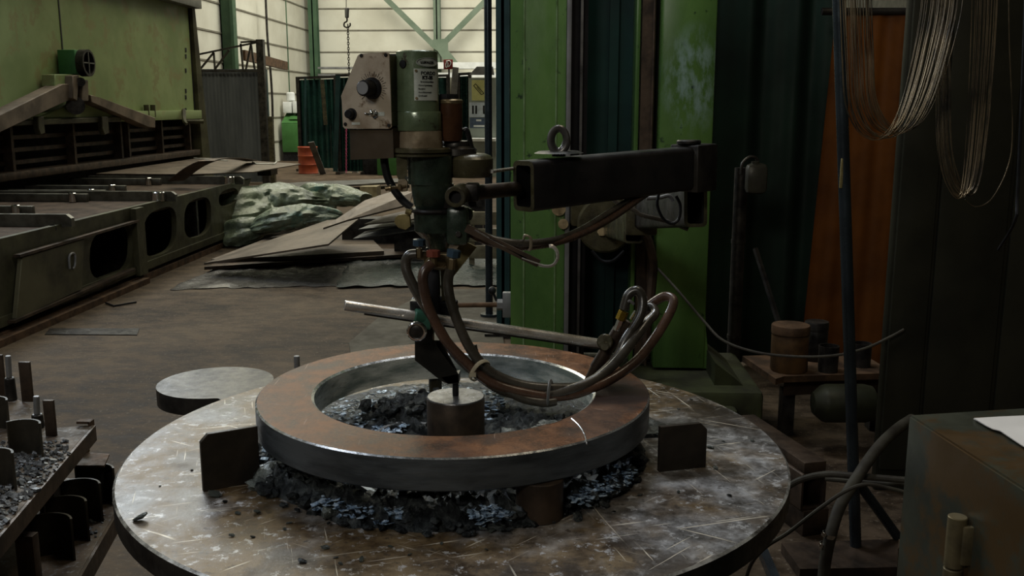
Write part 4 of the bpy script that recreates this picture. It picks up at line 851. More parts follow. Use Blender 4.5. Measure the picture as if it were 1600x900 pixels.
rim = [Vector((.029+.0265*math.cos(2*pi*k/40), .0088*math.sin(2*pi*k/40), .0003)) for k in range(40)]; b.tube(wrap(rim, z2, AN+.10, RM), .0004, 4, 0, True); b.build('lettering', INK, op)
# control panel, angled
an = math.radians(20); u = Vector((math.cos(an), -math.sin(an), 0)); nrm = Vector((-math.sin(an), -math.cos(an), 0)); zz = Vector((0, 0, 1)); O = H(573, 140, -.03)
O_ = O.copy()
def onp(px, py, out=0):         # pixel -> point on the panel plane
    d = ray(px, py); t = (O-_C).dot(nrm)/d.dot(nrm); return _C+d*t+nrm*out
outl = [(535, 156), (534, 150), (560, 87), (564, 84), (606, 81.5), (609, 84), (613, 198), (610, 201), (540, 201), (537, 198)]
b = MB(); b.prism([onp(x, y) for x, y in outl], nrm*.003); pn = b.build('control_panel', PANELF, g, label='stained bare metal control panel')
b = MB(); b.prism([onp(x, y) for x, y in ((540, 155), (563, 90), (607, 86), (611, 197), (542, 197))], -nrm*.045); b.build('control_box', OLIVE, g)
b = MB(); b.prism([onp(x, y, -.004) for x, y in ((545, 202), (612, 200), (614, 247), (546, 250))], -nrm*.045, mis=[0, 0]); b.build('lower_box', M('brown_lower_box', (.075, .055, .035), (.045, .035, .025), 6, .5, .3, .2), g)
b = MB(); q = H(613, 140, .02); b.box((q.x+.004, q.y+.01, (H(613, 84).z+H(613, 232).z)/2), (.028, .05, H(613, 84).z-H(613, 232).z)); b.build('mounting_bracket', BLACK, g)
kb = onp(583, 138, .003); b = MB(); b.lathe([(0, 0), (.0235, 0), (.0235, .004), (.021, .007), (.017, .010)], kb, nrm, 32); b.build('dial_ring', BLACK, pn)
b = MB(); V = []; rk = .0165; pr = [(0, .034), (rk-.002, .034), (rk, .032), (rk, .008)]
b.lathe([(0, .040), (.0145, .040), (.0165, .038), (.0168, .006)], kb, nrm, 32)
for k in range(28): a = 2*pi*k/28; e1 = u*math.cos(a)+zz*math.sin(a); b.beam(kb+nrm*.008+e1*.0168, kb+nrm*.037+e1*.0165, .0014, .0014, up=e1)
b.build('speed_knob', BLACK, pn); b = MB(); b.cyl(kb+nrm*.040, kb+nrm*.0412, .0135); b.build('knob_cap', GREYSTRIP, pn)
b = MB()
for k in range(27):
    a = math.radians(-40+k*10); e1 = u*math.cos(a)+zz*math.sin(a); b.beam(kb+nrm*.0006+e1*.026, kb+nrm*.0006+e1*(.032 if k % 2 else .036), .0008, .0006, up=nrm)
b.build('dial_marks', INK, pn)
k2 = onp(551, 178, .003); b = MB(); b.cyl(k2, k2+nrm*.004, .0125); b.cyl(k2+nrm*.004, k2+nrm*.018, .010, .0095, bev=.002); b.build('small_knob', BLACK, pn)
tg = onp(587, 178, .003); b = MB(); b.cyl(tg, tg+nrm*.004, .010, bev=.001, seg=6); b.cyl(tg+nrm*.003, tg+nrm*.012-zz*.002, .0045); b.blob(tg+nrm*.014+zz*.003, .005, (1, 1, 1.6), 0); b.build('toggle_switch', CHROME, pn)
b = MB(); q = onp(573, 178, .003); b.blob(q, .0035, amp=0); b.beam(onp(573, 178, .004), onp(580, 178, .004), .004, .003); b.build('indicator_pin', CHROME, pn)
for x0, y0, x1, y1 in ((592, 175, 602, 181), (551, 191, 564, 195), (578, 175, 584, 181)):
    b = MB(); b.prism([onp(x, y, .003) for x, y in ((x0, y0), (x1, y0), (x1, y1), (x0, y1))], nrm*.0007); b.build('label_plate', NPLATE, pn)
for x, y in ((566, 87), (604, 86), (609, 196), (541, 194)):
    q = onp(x, y, .003); b = MB(); b.cyl(q, q+nrm*.002, .0042, seg=14, bev=.0006); b.beam(q+nrm*.0021-u*.003, q+nrm*.0021+u*.003, .001, .0004, mi=1); b.build('screw', [DKSTEEL, INK], pn)
# oil cup canister and gearbox on the right
vc('oil_canister', 704, [(160, 17), (163, 19), (166, 19), (212, 18.5), (220, 17)], BROWNCAN, .02, 'brown enamel canister')
vc('canister_rim', 704, [(155, 17), (157, 19.5), (161, 19.5), (163, 18)], BRASSY, .02)
vc('canister_cap', 700, [(147, 15), (149, 16), (156, 16)], BLACK, .02, seg=8)
vc('gear_cover', 714, [(220, 22), (224, 24), (228, 24), (232, 30), (242, 31)], DKSTEEL, .04)
vc('gear_case', 733, [(240, 26), (243, 34), (248, 38), (268, 38), (276, 34)], OLIVE, .04)
b = MB(); b.tube([H(724, 205, .03), H(729, 203, .03), H(733, 215, .03), H(737, 231, .03), H(743, 237, .03)], .006, 8); b.box(H(731, 235, .03), (.02, .03, .006)); b.build('latch_lever', BLACK, g)
# shaft to the carrier arm
b = MB(); s0 = H(722, 303, .0); s1 = PY(806, 295, 2.345); b.cyl(s0, s1, .0175, seg=28); b.build('support_shaft', BROWNST, g)
b = MB(); b.ringbox(H(711, 308, -.07), (0.12, 1, .02), .0235, .014, .07, bev=.002); b.build('clamp_socket', OLIVE, g)
b = MB(); b.lathe([(0, .012), (.014, .012)], H(711, 308, -.07), (.12, 1, .02)); b.build('socket_bore', INK, g)
b = MB(); b.box(H(702, 308, 0), (.05, .06, .05), bev=.008); b.box(H(738, 300, 0), (.03, .05, .04), bev=.005); b.cyl(H(738, 290, 0), H(738, 323, 0), .009, seg=6); b.build('clamp_body', DKSTEEL, g)
b = MB(); b.cyl(H(768, 268, .02), PY(812, 262, 2.42), .004); b.build('thin_rod', TUBEST, g)
# black cable behind the flange
b = MB(); b.tube([H(x, y, .0) for x, y in ((600, 244), (602, 262), (607, 280), (617, 298), (630, 314), (643, 324))], .009, 10); b.build('power_cable', BLACK, g)
b = MB(); b.prism([H(x, y, -.045) for x, y in ((619, 246), (636, 246), (636, 285), (625, 286), (620, 275))], (0, .004, 0)); b.build('side_strap', OLIVE, g)
b = MB(); b.prism([H(x, y, -.05) for x, y in ((622, 281), (634, 280), (637, 284), (636, 299), (626, 300), (621, 294))], (0, .01, 0), bev=.001); b.build('clamp_plate', TANBAND, g)
b = MB(); b.cyl(H(602, 295, -.06), H(608, 294, -.06), .0055, .005, bev=.001); b.cyl(H(608, 294, -.06), H(634, 291, -.05), .0032); b.cyl(H(608, 294, -.06), H(611, 294, -.06), .0075, seg=16); b.cyl(H(622, 292, -.055), H(627, 292, -.055), .006, seg=6); b.build('thumb_screw', BRASSY, g)
b = MB(); b.cyl(H(635, 278, -.055), H(635, 278, -.06), .004); b.build('small_screw', CHROME, g)
# yellowed wing on the left of the swivel head
b = MB(); b.prism([H(x, y, -.04) for x, y in ((617, 340), (622, 336), (640, 334), (642, 354), (634, 360), (622, 356), (616, 348))], (0, .012, 0), bev=.0015); b.cyl(H(634, 330, -.05), H(643, 332, -.05), .006); b.build('index_wing', YELL, g)
b = MB(); b.cyl(H(716, 366, -.055), H(716, 366, -.062), .0065, seg=14, bev=.001); b.build('socket_screw', DKSTEEL, g)
b = MB(); b.box(H(716, 352, -.02), (.05, .07, .085), bev=.012); b.box(H(728, 335, -.005), (.03, .04, .03), bev=.01); b.build('pivot_block', DKGREEN, g)
# handle bar and wire hook
b = MB(); b.beam(H(728, 356, -.07), H(842, 412, -.07), .006, .017); b.build('lever_bar', BROWNST, g); b = MB(); b.beam(H(742, 359, -.072), H(824, 405, -.072), .002, .003); b.build('lever_edge', TUBEST, g)
b = MB(); b.tube([H(x, y, -.07) for x, y in ((815, 404), (835, 411), (852, 416), (864, 414), (871, 404), (870, 392), (863, 385), (858, 385))], .0022, 8, 8, ry=.005); b.build('spring_hook', TUBEST, g)
b = MB(); b.prism([H(x, y, .02) for x, y in ((722, 375), (745, 386), (712, 428), (694, 450), (690, 430))], (0, .004, 0)); b.build('guide_plate', YELL, g)
# central arm, valves
b = MB(); b.beam(H(676, 385, .02), H(678, 500, .02), .03, .034, .004, up=(0, 1, 0)); b.build('centre_column', BLACK, g)
b = MB(); b.prism([H(x, y, -.0) for x, y in ((686, 375), (700, 372), (700, 470), (690, 470))], (0, .008, 0)); b.build('brass_strip', OLIVE, g)
def knob(cx_, cy_, w_, h_, dy, mt, nm, tilt=0):
    b = MB(); a_, c_ = H(cx_, cy_+h_/2, dy), H(cx_+tilt, cy_-h_/2, dy); r = w_/2*ppm()
    b.lathe([(0, 0), (r*.85, 0), (r, .001), (r, (c_-a_).length-.001), (r*.85, (c_-a_).length), (0, (c_-a_).length)], a_, c_-a_, 8); k_ = b.build(nm, mt, g)
    b = MB(); b.cyl(H(cx_, cy_+h_/2, dy), H(cx_, cy_+h_/2+9, dy), .0035); b.build('valve_stem', CHROME, k_); return k_
knob(655, 379, 20, 11, -.05, BLUEK, 'blue_valve_knob'); knob(677, 396, 22, 11, -.07, REDK, 'red_valve_knob'); knob(708, 396, 22, 12, -.06, BLUEK, 'dark_blue_valve_knob', 2)
b = MB(); b.cyl(H(647, 398, -.05), H(664, 399, -.03), .010); b.cyl(H(670, 412, -.07), H(692, 414, -.03), .012); b.cyl(H(706, 405, -.06), H(704, 422, -.06), .009, seg=6); b.cyl(H(655, 388, -.05), H(655, 402, -.05), .007, seg=6); b.cyl(H(677, 403, -.07), H(677, 415, -.07), .008, seg=6); b.box(H(684, 405, -.02), (.06, .03, .03), bev=.004); b.build('valve_block', BRASSY, g)
# crossbar
T0, T1 = H(538, 477, -.10), H(945, 538, .10)
cross = thing if 0 else None
b = MB(); b.ringbox(T0, T1-T0, .0115, .009, (T1-T0).length, seg=24, bev=.001); cb = b.build('cross_tube', TUBEST, g)
b = MB(); d = (T1-T0); q = T0+d*.07+Vector((0, 0, -.0118)); b.beam(q, T1+Vector((0, 0, -.0118)), .006, .006); b.build('rack_strip', DKSTEEL, cb)
b = MB(); d = d.normalized(); q = H(650, 494, -.05); q = T0+(T1-T0)*.282; b.cyl(q-d*.02, q+d*.022, .0175, seg=24, bev=.003); b.box(q+Vector((.0, 0, -.012)), (.04, .03, .03), bev=.004); b.build('green_clamp', CLAMPG, g)
b = MB(); c_ = H(652, 516, -.09); b.lathe([(0, 0), (.020, 0), (.0225, .003), (.0225, .010), (.020, .013), (.0168, .013), (.0168, .009), (0, .009)], c_, (-.05, -1, -.1), 24); kk = b.build('clamp_knob', CHROME, g)
b = MB(); b.lathe([(0, .0092), (.0160, .0092), (.012, .012), (.0, .0125)], c_, (-.05, -1, -.1), 20); b.cyl(c_+Vector((0, .04, 0)), c_, .009); b.build('knob_core', DKSTEEL, kk)
b = MB(); b.cyl(H(643, 470, .0), H(662, 474, .0), .010, bev=.003); b.box(H(652, 478, -.03), (.03, .03, .03), bev=.004); b.build('column_clamp', BLACK, g); b = MB(); b.cyl(H(686, 470, .02), H(714, 478, .02), .014, bev=.004); b.box(H(701, 485, .03), (.045, .03, .03), bev=.006); b.build('column_clamp', BLACK, g)
# pointer bracket and pin
b = MB(); b.prism([H(x, y, -.035) for x, y in ((648, 532), (682, 532), (681, 540), (716, 585), (717, 598), (700, 600), (690, 596), (648, 563))], (0, .006, 0), bev=.001)
b.prism([H(x, y, -.005) for x, y in ((655, 532), (688, 532), (717, 585), (717, 598), (700, 600), (655, 560))], (0, .006, 0), bev=.001)
b.prism([H(x, y, -.035) for x, y in ((690, 590), (717, 584), (717, 599), (700, 600))], (0, .034, 0)); b.beam(H(664, 505, -.02), H(664, 536, -.02), .04, .034, .003, up=(0, 1, 0)); b.build('pointer_bracket', M('black_bracket', (.028, .026, .022), (.014, .013, .011), 10, .35, .4, .2), g)
pz = Vector((BLK.x, BLK.y-.0, 0)); b = MB(); b.cyl((pz.x, pz.y, .9385), (pz.x, pz.y, H(713, 584, -.02).z), .0075, bev=.001); b.build('centre_pin', BLACK, g)
# torch
def TP(x, y): return H(x, y, .10)
tg_ = TP(985, 497); tt = TP(915, 600)
b = MB(); b.cyl(TP(968, 515), TP(930, 575), .0165, .0145, seg=24); b.cyl(TP(930, 575), TP(913, 601), .0125, .006); b.cyl(TP(978, 500), TP(966, 520), .017, seg=6); b.build('torch_body', BROWNST, g, label='slanted cutting torch')
b = MB(); b.cyl(H(945, 534, .06), H(945, 534, .14), .019, bev=.003); b.cyl(H(945, 541, .055), H(945, 541, .06), .0105, bev=.001); b.build('torch_clamp', OLIVE, g)
b = MB(); b.cyl(H(969, 500, .085), H(975, 486, .085), .0125, seg=6, bev=.001); b.build('brass_nut', BRASS, g)
b = MB(); b.cyl(H(964, 516, .09), H(970, 500, .086), .009, seg=6); b.cyl(H(988, 500, .12), H(996, 487, .12), .009); b.cyl(H(988, 520, .11), H(997, 524, .11), .007); b.build('torch_fitting', CHROME, g)
def hose(nm, mt, pts, r=.0115, label=None): b = MB(); b.tube([H(*p) for p in pts], r, 14, 9); return b.build(nm, mt, g, 60, label)
hose('hose', RUBBER, [(651, 397, -.05), (640, 399, -.05), (634, 410, -.05), (638, 430, -.055), (656, 465, -.06), (680, 502, -.06), (706, 546, -.07), (740, 580, -.07), (790, 612, -.07), (850, 618, -.06), (905, 604, -.04), (950, 578, -.0), (990, 530, .06), (1018, 485, .12)] [:12]+[(990, 532, .04), (1010, 505, .08), (1023, 490, .11), (1017, 480, .13), (1004, 484, .13)], .0115)
hose('hose', RUBBERR, [(675, 412, -.07), (663, 424, -.08), (661, 445, -.085), (670, 480, -.085), (692, 525, -.085), (722, 560, -.08), (765, 596, -.075), (820, 614, -.07), (880, 619, -.05), (940, 600, -.02), (990, 568, .03), (1022, 530, .07), (1045, 492, .1), (1052, 470, .12), (1040, 463, .14), (1022, 472, .15), (1006, 486, .15)], label='red-brown hose')
hose('hose', RUBBER, [(704, 420, -.06), (700, 440, -.06), (704, 470, -.065), (716, 505, -.07), (735, 545, -.075), (765, 580, -.07), (810, 600, -.06), (860, 606, -.05), (915, 601, -.02), (958, 566, .03), (978, 530, .05), (1000, 495, .07), (1004, 468, .085), (996, 454, .09), (982, 461, .09), (975, 484, .085)], label='grey hose ending in the brass nut')
hose('hose', RUBBER, [(738, 540, -.055), (748, 570, -.06), (775, 598, -.07), (815, 622, -.075), (850, 629, -.07), (868, 627, -.06)], .0105)
b = MB(); b.tube([H(*p) for p in ((735, 588, -.085), (745, 571, -.1), (757, 564, -.08), (764, 569, -.05), (752, 585, -.05), (740, 594, -.06))], .0022, 6, 4, True, ry=.005); b.box(H(739, 585, -.095), (.014, .008, .010)); b.build('cable_tie', TIE, g)
b = MB(); b.tube([H(*p) for p in ((860, 596, -.06), (857, 612, -.085), (856, 631, -.08), (860, 630, -.05), (863, 600, -.035))], .0018, 6, 4, True, ry=.004); b.build('cable_tie', GREYSTRIP, g)
b = MB(); b.tube([H(*p) for p in ((978, 473, .083), (984, 470, .079), (990, 475, .083))], .004, 6, 3); b.build('hose_sleeve', GREYSTRIP, g)
# feed hoses up to the arm
def feed(pts, mt, r=.0085): b = MB(); b.tube([PY(*p) for p in pts], r, 12, 9); b.build('feed_hose', mt, g, 60)
feed([(728, 352, 2.13), (750, 366, 2.12), (785, 377, 2.12), (825, 380, 2.15), (870, 374, 2.25), (910, 358, 2.38), (955, 330, 2.52), (990, 308, 2.62), (1005, 296, 2.68)], RUBBER)
feed([(726, 358, 2.15), (750, 373, 2.14), (790, 384, 2.14), (830, 385, 2.17), (880, 376, 2.27), (925, 358, 2.4), (965, 335, 2.52), (1000, 310, 2.62), (1020, 298, 2.68)], RUBBERR)
b = MB(); b.tube([PY(*p) for p in ((820, 368, 2.10), (829, 372, 2.10), (829, 388, 2.13), (824, 390, 2.17), (818, 378, 2.18))], .0022, 6, 4, True, ry=.004); b.build('cable_tie', TIE, g)
# ------------------------------------------------------------------ right side: curtains, panels, coils
def drape(px0, px1, Y, zb_, zt_, mt, name, label, amp=.03, fr=2.2, slant=0):
    a, c = PY(px0, 165, Y).x, PY(px1, 165, Y).x; n = 60; V = []
    for k in range(n+1):
        x = a+(c-a)*k/n; y = Y+amp*math.sin(k*fr*.33)+amp*.4*math.sin(k*1.9*fr*.33+1)
        for (dz, xx) in ((zb_, x-slant*(1-k/n)), (zt_, x)): V += [Vector((xx, y, dz)), Vector((xx, y+.012, dz))]
    F_ = []
    for k in range(n): i = 4*k; F_ += [(i, i+4, i+6, i+2), (i+1, i+3, i+7, i+5), (i+2, i+6, i+7, i+3), (i, i+1, i+5, i+4)]
    b = MB(); b.mesh_in(V, F_); return b.top(name, mt, label, 'curtain')
drape(1110, 1310, 5.9, .02, 4.2, DCURT, 'welding_curtain', 'dark green hanging curtain right of the green columns', .03, .9)
drape(1298, 1412, 5.5, .02, PY(1300, 22, 5.5).z, OCURT, 'welding_curtain', 'orange-brown hanging curtain behind the leaning pole', .004, 1.0, slant=.09)
MB().cyl(PY(1284, 18, 5.5), PY(1440, 18, 5.5), .02).top('curtain_rod', DKSTEEL, 'dark rod carrying the orange-brown curtain', 'rod')
g = thing('panel_partition', 'tall dark olive steel panel partition behind the wire coils at the right', 'partition', (PY(1500, 165, 3.9).x, 3.9, 0))
a, c = PY(1410, 165, 3.9).x, PY(1720, 165, 3.9).x; b = MB(); b.span(a, c, 3.9, 3.95, 0, 3.4, .01); b.build('frame', DPANEL, g)
x1 = PY(1476, 165, 3.9).x; x2 = PY(1592, 165, 3.9).x
b = MB(); b.span(a+.01, x1-.008, 3.88, 3.9, .1, 3.3, .004); b.build('panel', DPANEL, g); b = MB(); b.span(x1+.008, x2-.01, 3.88, 3.9, .1, 3.3, .004); b.build('panel', DPANEL, g); b = MB(); b.span(x2+.01, c-.02, 3.88, 3.9, .1, 3.3, .004); b.build('panel', DPANEL, g)
# socket on post
g = thing('socket_post', 'dark round post carrying a rounded grey socket box', 'post', (PY(1163, 165, 5.1).x, 5.1, 0))
b = MB(); x = PY(1163, 165, 5.1).x; b.cyl((x, 5.1, 0), (x, 5.1, PY(1163, 262, 5.1).z), .035); 
for yy in (380, 528): b.ringbox((x, 5.1, PY(1163, yy, 5.1).z), (0, 0, 1), .038, .03, .02)
b.build('shaft', DKSTEEL, g)
b = MB(); a, c = PY(1166, 304, 4.98), PY(1202, 256, 4.98); b.box(((a.x+c.x)/2, 5.02, (a.z+c.z)/2), (c.x-a.x, .08, c.z-a.z), bev=.028); b.cyl(PY(1180, 252, 5.02), PY(1180, 260, 5.02), .02); b.build('socket_box', M('greyish_socket', (.075, .072, .055), (.045, .043, .035), 6, .4, .3), g)
b = MB(); b.tube([PY(x_, y_, 5.06) for x_, y_ in ((1158, 272), (1160, 256), (1170, 246), (1180, 246), (1184, 252))], .008, 8); b.build('cable', DKSTEEL, g)
MB().beam(PY(1180, 388, 5.0), PY(1217, 506, 4.8), .02, .02).top('leaning_bar', DKSTEEL, 'thin dark bar leaning between the socket post and the rusty pot', 'bar')
# low bench with pots
zB = .35
g = thing('low_bench', 'low rusty steel bench holding pots beside the machine base', 'bench', PZ(1270, 600, 0))
b = MB(); b.prism([PZ(x, y, zB) for x, y in ((1160, 556), (1345, 551), (1388, 577), (1384, 583), (1225, 588), (1212, 592))], (0, 0, -.03)); b.build('benchtop', RUST, g)
b = MB(); b.prism([PZ(x, y, zB-.03) for x, y in ((1225, 590), (1386, 583), (1386, 577), (1350, 560), (1240, 570))], (0, 0, -.09)); b.build('front_beam', BROWNST, g)
for x, y in ((1235, 583), (1375, 577)):
    p = PZ(x, y, zB-.03); b = MB(); b.span(p.x-.03, p.x+.03, p.y, p.y+.08, 0, zB-.12); b.build('leg', DKSTEEL, g)
def pot(px, ytop, ybase, wpx, nm, lb, mt, lid=True, group=None):
    p = PZ(px, ybase, zB); r = wpx/2/FPX*p.y*1.0; zt = PY(px, ytop, p.y).z; t = thing(nm, lb, 'pot', (p.x, p.y, zB), group); b = MB()
    if lid:
        b.lathe([(0, zB), (r*.95, zB), (r, zB+.01), (r, zt-.045), (r*.97, zt-.04), (0, zt-.04)], (p.x, p.y, 0), seg=36); b.build('body', mt, t)
        b = MB(); b.lathe([(r*.97, zt-.045), (r*1.03, zt-.04), (r*1.03, zt-.005), (r*1.0, zt), (0, zt)], (p.x, p.y, 0), seg=36); b.build('lid', RUST if mt is not DKSTEEL else DKSTEEL, t)
    else: b.lathe([(0, zB), (r*.95, zB), (r, zt), (r-.006, zt), (r*.9-.006, zB+.01), (0, zB+.01)], (p.x, p.y, 0), seg=36); b.build('body', mt, t)
pot(1232, 507, 578, 58, 'lidded_pot', 'rusty lidded pot standing on the low bench', M('rusty_brown_pot', (.14, .075, .03), (.06, .035, .018), 7, .6, .2, .2))
pot(1273, 502, 562, 36, 'lidded_pot', 'dark lidded pot behind the rusty one on the low bench', DKSTEEL)
pot(1293, 540, 580, 32, 'open_cup', 'small open dark cup right of the rusty pot', DKSTEEL, False)
pot(1345, 536, 572, 30, 'open_cup', 'small open dark cup right of the leaning pole', DKSTEEL, False)
b = MB(); p0, p1 = PY(1270, 630, 4.35), PY(1366, 630, 4.35); d = (p1-p0).normalized(); b.lathe([(0, -.01), (.05, 0), (.085, .04), (.09, .06), (.09, (p1-p0).length-.05), (.08, (p1-p0).length-.01), (.04, (p1-p0).length+.015), (0, (p1-p0).length+.02)], p0-d*.0, d, 28); b.top('round_tank', M('tank_dark', (.04, .042, .022), (.022, .022, .014), 5, .5, .3, .2), 'dark rounded tank lying under the low bench', 'tank')
MB().box(PZ(1400, 622, .05)+Vector((.0, .1, 0)), (.10, .45, .1), (0, 0, -.2), bev=.003).top('steel_bar_end', BROWNST, 'short brown steel bar on the floor beside the dark partition', 'bar')
MB().tube([PY(*p) for p in ((1028, 420, 4.5), (1060, 455, 4.3), (1100, 502, 4.2), (1130, 532, 4.1), (1180, 550, 4.0), (1240, 557, 3.9), (1300, 556, 3.85), (1350, 545, 3.85), (1390, 527, 3.85), (1412, 515, 3.86))], .006, 8, 8).top('slack_cable', CABLEM, 'slack grey cable sagging from the columns to the dark partition', 'cable')
# tube stack on floor
g0 = []
def sqt(px0, px1, yt, yb_, z1, z0, L, nm, lb, hollow, dx=-.16, Y=3.45):
    a, c = PY(px0, yt, Y), PY(px1, yt, Y); w_ = c.x-a.x; cx_ = (a.x+c.x)/2; p = Vector((cx_, Y, (z0+z1)/2)); q = Vector((cx_+dx, Y+L, (z0+z1)/2)); b = MB()
    if hollow: b.rtube(p, q, w_, z1-z0, .008, .008)
    else: b.beam(p, q, w_, z1-z0, .003)
    return b.top(nm, BROWNST, lb, 'tube' if hollow else 'bar', angle=40)
za = [PY(1275, y, 3.45).z for y in (722, 739, 757, 797, 817, 843)]
sqt(1255, 1294, 722, 739, za[0], za[1], .55, 'steel_bar', 'brown flat bar, topmost of the stack right of the rotary table', False)
sqt(1250, 1294, 757, 797, za[1], za[3]+.0, .5, 'square_tube', 'open square tube in the middle of the stack right of the rotary table', True)
sqt(1252, 1297, 817, 843, za[3], max(.0, za[5]), .45, 'steel_bar', 'flat bar lying on the floor under the square tube', False, -.14)
# pole with foot plate
g = thing('leaning_pole_stand', 'tall blue-grey pole standing on a steel foot plate before the orange-brown curtain', 'stand', PZ(1337, 853, .04))
pf = PZ(1337, 853, .04); pt = PY(1309, -40, 3.3)
b = MB(); b.cyl(pf, pt, .020, .020, seg=20); b.build('pole', POLEB, g)
P = [PZ(x, y, .04) for x, y in ((1221, 848), (1404, 842), (1402, 886), (1250, 889))]; b = MB(); b.prism(P, (0, 0, -.04)); b.build('foot_plate', BROWNST, g)
b = MB(); b.cyl(PY(1343, 757, 3.3), PZ(1402, 838, .05), .018); b.build('brace', POLEB, g)
b = MB(); q = pf+(pt-pf)*((PY(1318, 270, 3.3).z-pf.z)/(pt.z-pf.z)); b.box(q+Vector((-.012, -.014, 0)), (.010, .008, .1), bev=.002); b.build('chipped_paint', YELL, g)
# hoses at lower right
g = thing('thick_hose', 'thick dark hose with two shiny clamps curving down beside the pole', 'hose', PY(1290, 900, 2.9))
b = MB(); b.tube([PY(*p) for p in ((1425, 655, 3.3), (1400, 672, 3.2), (1370, 702, 3.1), (1340, 745, 3.0), (1312, 792, 2.95), (1297, 840, 2.9), (1289, 880, 2.88), (1286, 915, 2.86))], .019, 14, 8); b.build('hose', CABLEM, g, 60)
for x, y in ((1295, 836), (1290, 853)):
    p0 = PY(x+1, y-3, 2.9); p1 = PY(x-1, y+3, 2.9); b = MB(); b.ringbox(p0, p1-p0, .0215, .018, (p1-p0).length); b.box(p0+Vector((-.02, -.01, 0)), (.012, .012, .008)); b.build('hose_clamp', CHROME, g)
MB().tube([PY(*p) for p in ((1225, 765, 3.2), (1250, 750, 3.15), (1290, 741, 3.1), (1340, 744, 3.05), (1412, 750, 3.0), (1430, 751, 3.0))], .011, 10).top('hose', CABLEM, 'grey hose crossing behind the pole, upper of the three', 'hose')
MB().tube([PY(*p) for p in ((1290, 748, 3.25), (1340, 752, 3.2), (1412, 757, 3.1), (1430, 758, 3.1))], .009, 10).top('hose', CABLEM, 'thin grey hose just below the upper one behind the pole', 'hose')
MB().tube([PY(*p) for p in ((1160, 930, 2.95), (1172, 885, 2.87), (1195, 856, 2.8), (1232, 832, 2.8), (1280, 795, 2.8), (1320, 768, 2.8), (1352, 757, 2.8), (1385, 762, 2.8), (1425, 772, 2.8))], .006, 8).top('thin_cable', CABLEM, 'thin cable arching from under the table to the grey-green cabinet', 'cable')
MB().beam(PZ(1192, 862, .02), PZ(1215, 915, .02), .03, .03).top('floor_bar', POLEB, 'thin blue-grey bar on the floor under the table edge', 'bar')
# cabinet front right
zc_ = 1.0; A1 = PZ(1420, 648, zc_); B1 = PZ(1600, 764, zc_); D1 = PZ(1600, 637, zc_); B2_ = A1+(B1-A1)*2.6; D2 = A1+(D1-A1)*2.2
g = thing('steel_cabinet', 'grey-green steel cabinet with a big hinge in the lower right corner', 'cabinet', (A1.x+.3, A1.y-.2, 0))
b = MB(); P = [Vector((q.x, q.y, 0)) for q in (A1, B2_, B2_+(D2-A1), D2)]; b.prism(P, (0, 0, zc_)); 
bmesh.ops.bevel(b.bm, geom=list(b.bm.edges), offset=.004, segments=2, affect='EDGES'); b.build('body', CABD, g)
nd = Vector((-(B1-A1).y, (B1-A1).x, 0)).normalized()
if nd.x > 0: nd = -nd
p0 = PV(1512, 806, A1, B1)+nd*.018; b = MB(); b.cyl(p0, p0-Vector((0, 0, .095)), .0165, seg=24, bev=.0015); b.cyl(p0-Vector((0, 0, .098)), p0-Vector((0, 0, .2)), .0165, seg=24, bev=.0015); b.beam(p0+(B1-A1).normalized()*.016-Vector((0, 0, .012))-nd*.012, p0+(B1-A1).normalized()*.016-Vector((0, 0, .085))-nd*.012, .02, .012, .003, up=(0, 1, 0)); b.build('hinge', M('painted_hinge', (.16, .13, .07), (.08, .065, .04), 12, .4, .4, .25), g)
g = thing('paper_sheets', 'stack of white paper sheets lying on the grey-green cabinet', 'paper', PZ(1580, 670, zc_))
for k in range(3):
    dz = zc_+.001+k*.0022; P = [PZ(x+k*.5, y, dz) for x, y in ((1521, 655-k*.3), (1560, 652), (1660, 648), (1700, 720), (1628, 716), (1595, 696), (1583, 688), (1562, 674), (1550, 671), (1540, 666))]
    b = MB(); b.prism(P, (0, 0, .0016)); b.build('sheet', PAPER, g)
# wire coils
def coil(n, L, R_, bot, sp, Y, nm, lb, seed):
    random.seed(seed); b = MB()
    for k in range(n):
        f = k/(n-1); lx = L[0]+(L[1]-L[0])*f+random.uniform(-3, 3); rx = R_[0]+(R_[1]-R_[0])*f+random.uniform(-4, 4); by = bot[0]+(bot[1]-bot[0])*f+random.uniform(-5, 5); bx = sp[0]+(sp[1]-sp[0])*f; y = Y+random.uniform(-.05, .05)+.08*f
        hw = (rx-lx); d1 = random.uniform(-2, 2)
        top = PY((lx+rx)/2+10, -260, y+.02)
        pts = [top, PY(lx+hw*.25, -190, y), PY(lx-2, -90, y), PY(lx, 0, y), PY(lx+4+d1, by*.45, y), PY(lx+(bx-lx)*.16+d1, by*.74, y-.01), PY(lx+(bx-lx)*.48, by*.93, y-.02), PY(bx, by, y-.02), PY(bx+(rx-bx)*.33, by*.93, y), PY(bx+(rx-bx)*.6, by*.70, y+.02), PY(bx+(rx-bx)*.84, by*.35, y+.03), PY(rx, 0, y+.03), PY(rx+1, -90, y+.03), PY(rx-hw*.2, -190, y+.03)]
        b.tube(pts, .0011, 4, 5, True)
    return b.top(nm, WIRE, lb, 'wire coil', angle=80)
coil(30, (1314, 1362), (1442, 1502), (216, 205), (1365, 1412), 2.7, 'wire_coil', 'large hanging coil of thin steel wire in front of the orange-brown curtain', 3)
coil(20, (1462, 1482), (1522, 1562), (308, 300), (1496, 1520), 2.9, 'wire_coil', 'smaller hanging coil of steel wire in front of the dark olive partition', 4)
b = MB(); b.tube([PY(1576, -60, 2.9), PY(1577, 60, 2.9), PY(1582, 200, 2.9), PY(1575, 260, 2.9), PY(1550, 310, 2.9), PY(1525, 323, 2.9), PY(1508, 312, 2.9)], .0015, 5, 8); b.top('loose_wire', WIRE, 'single loose wire drooping right of the smaller coil', 'wire')
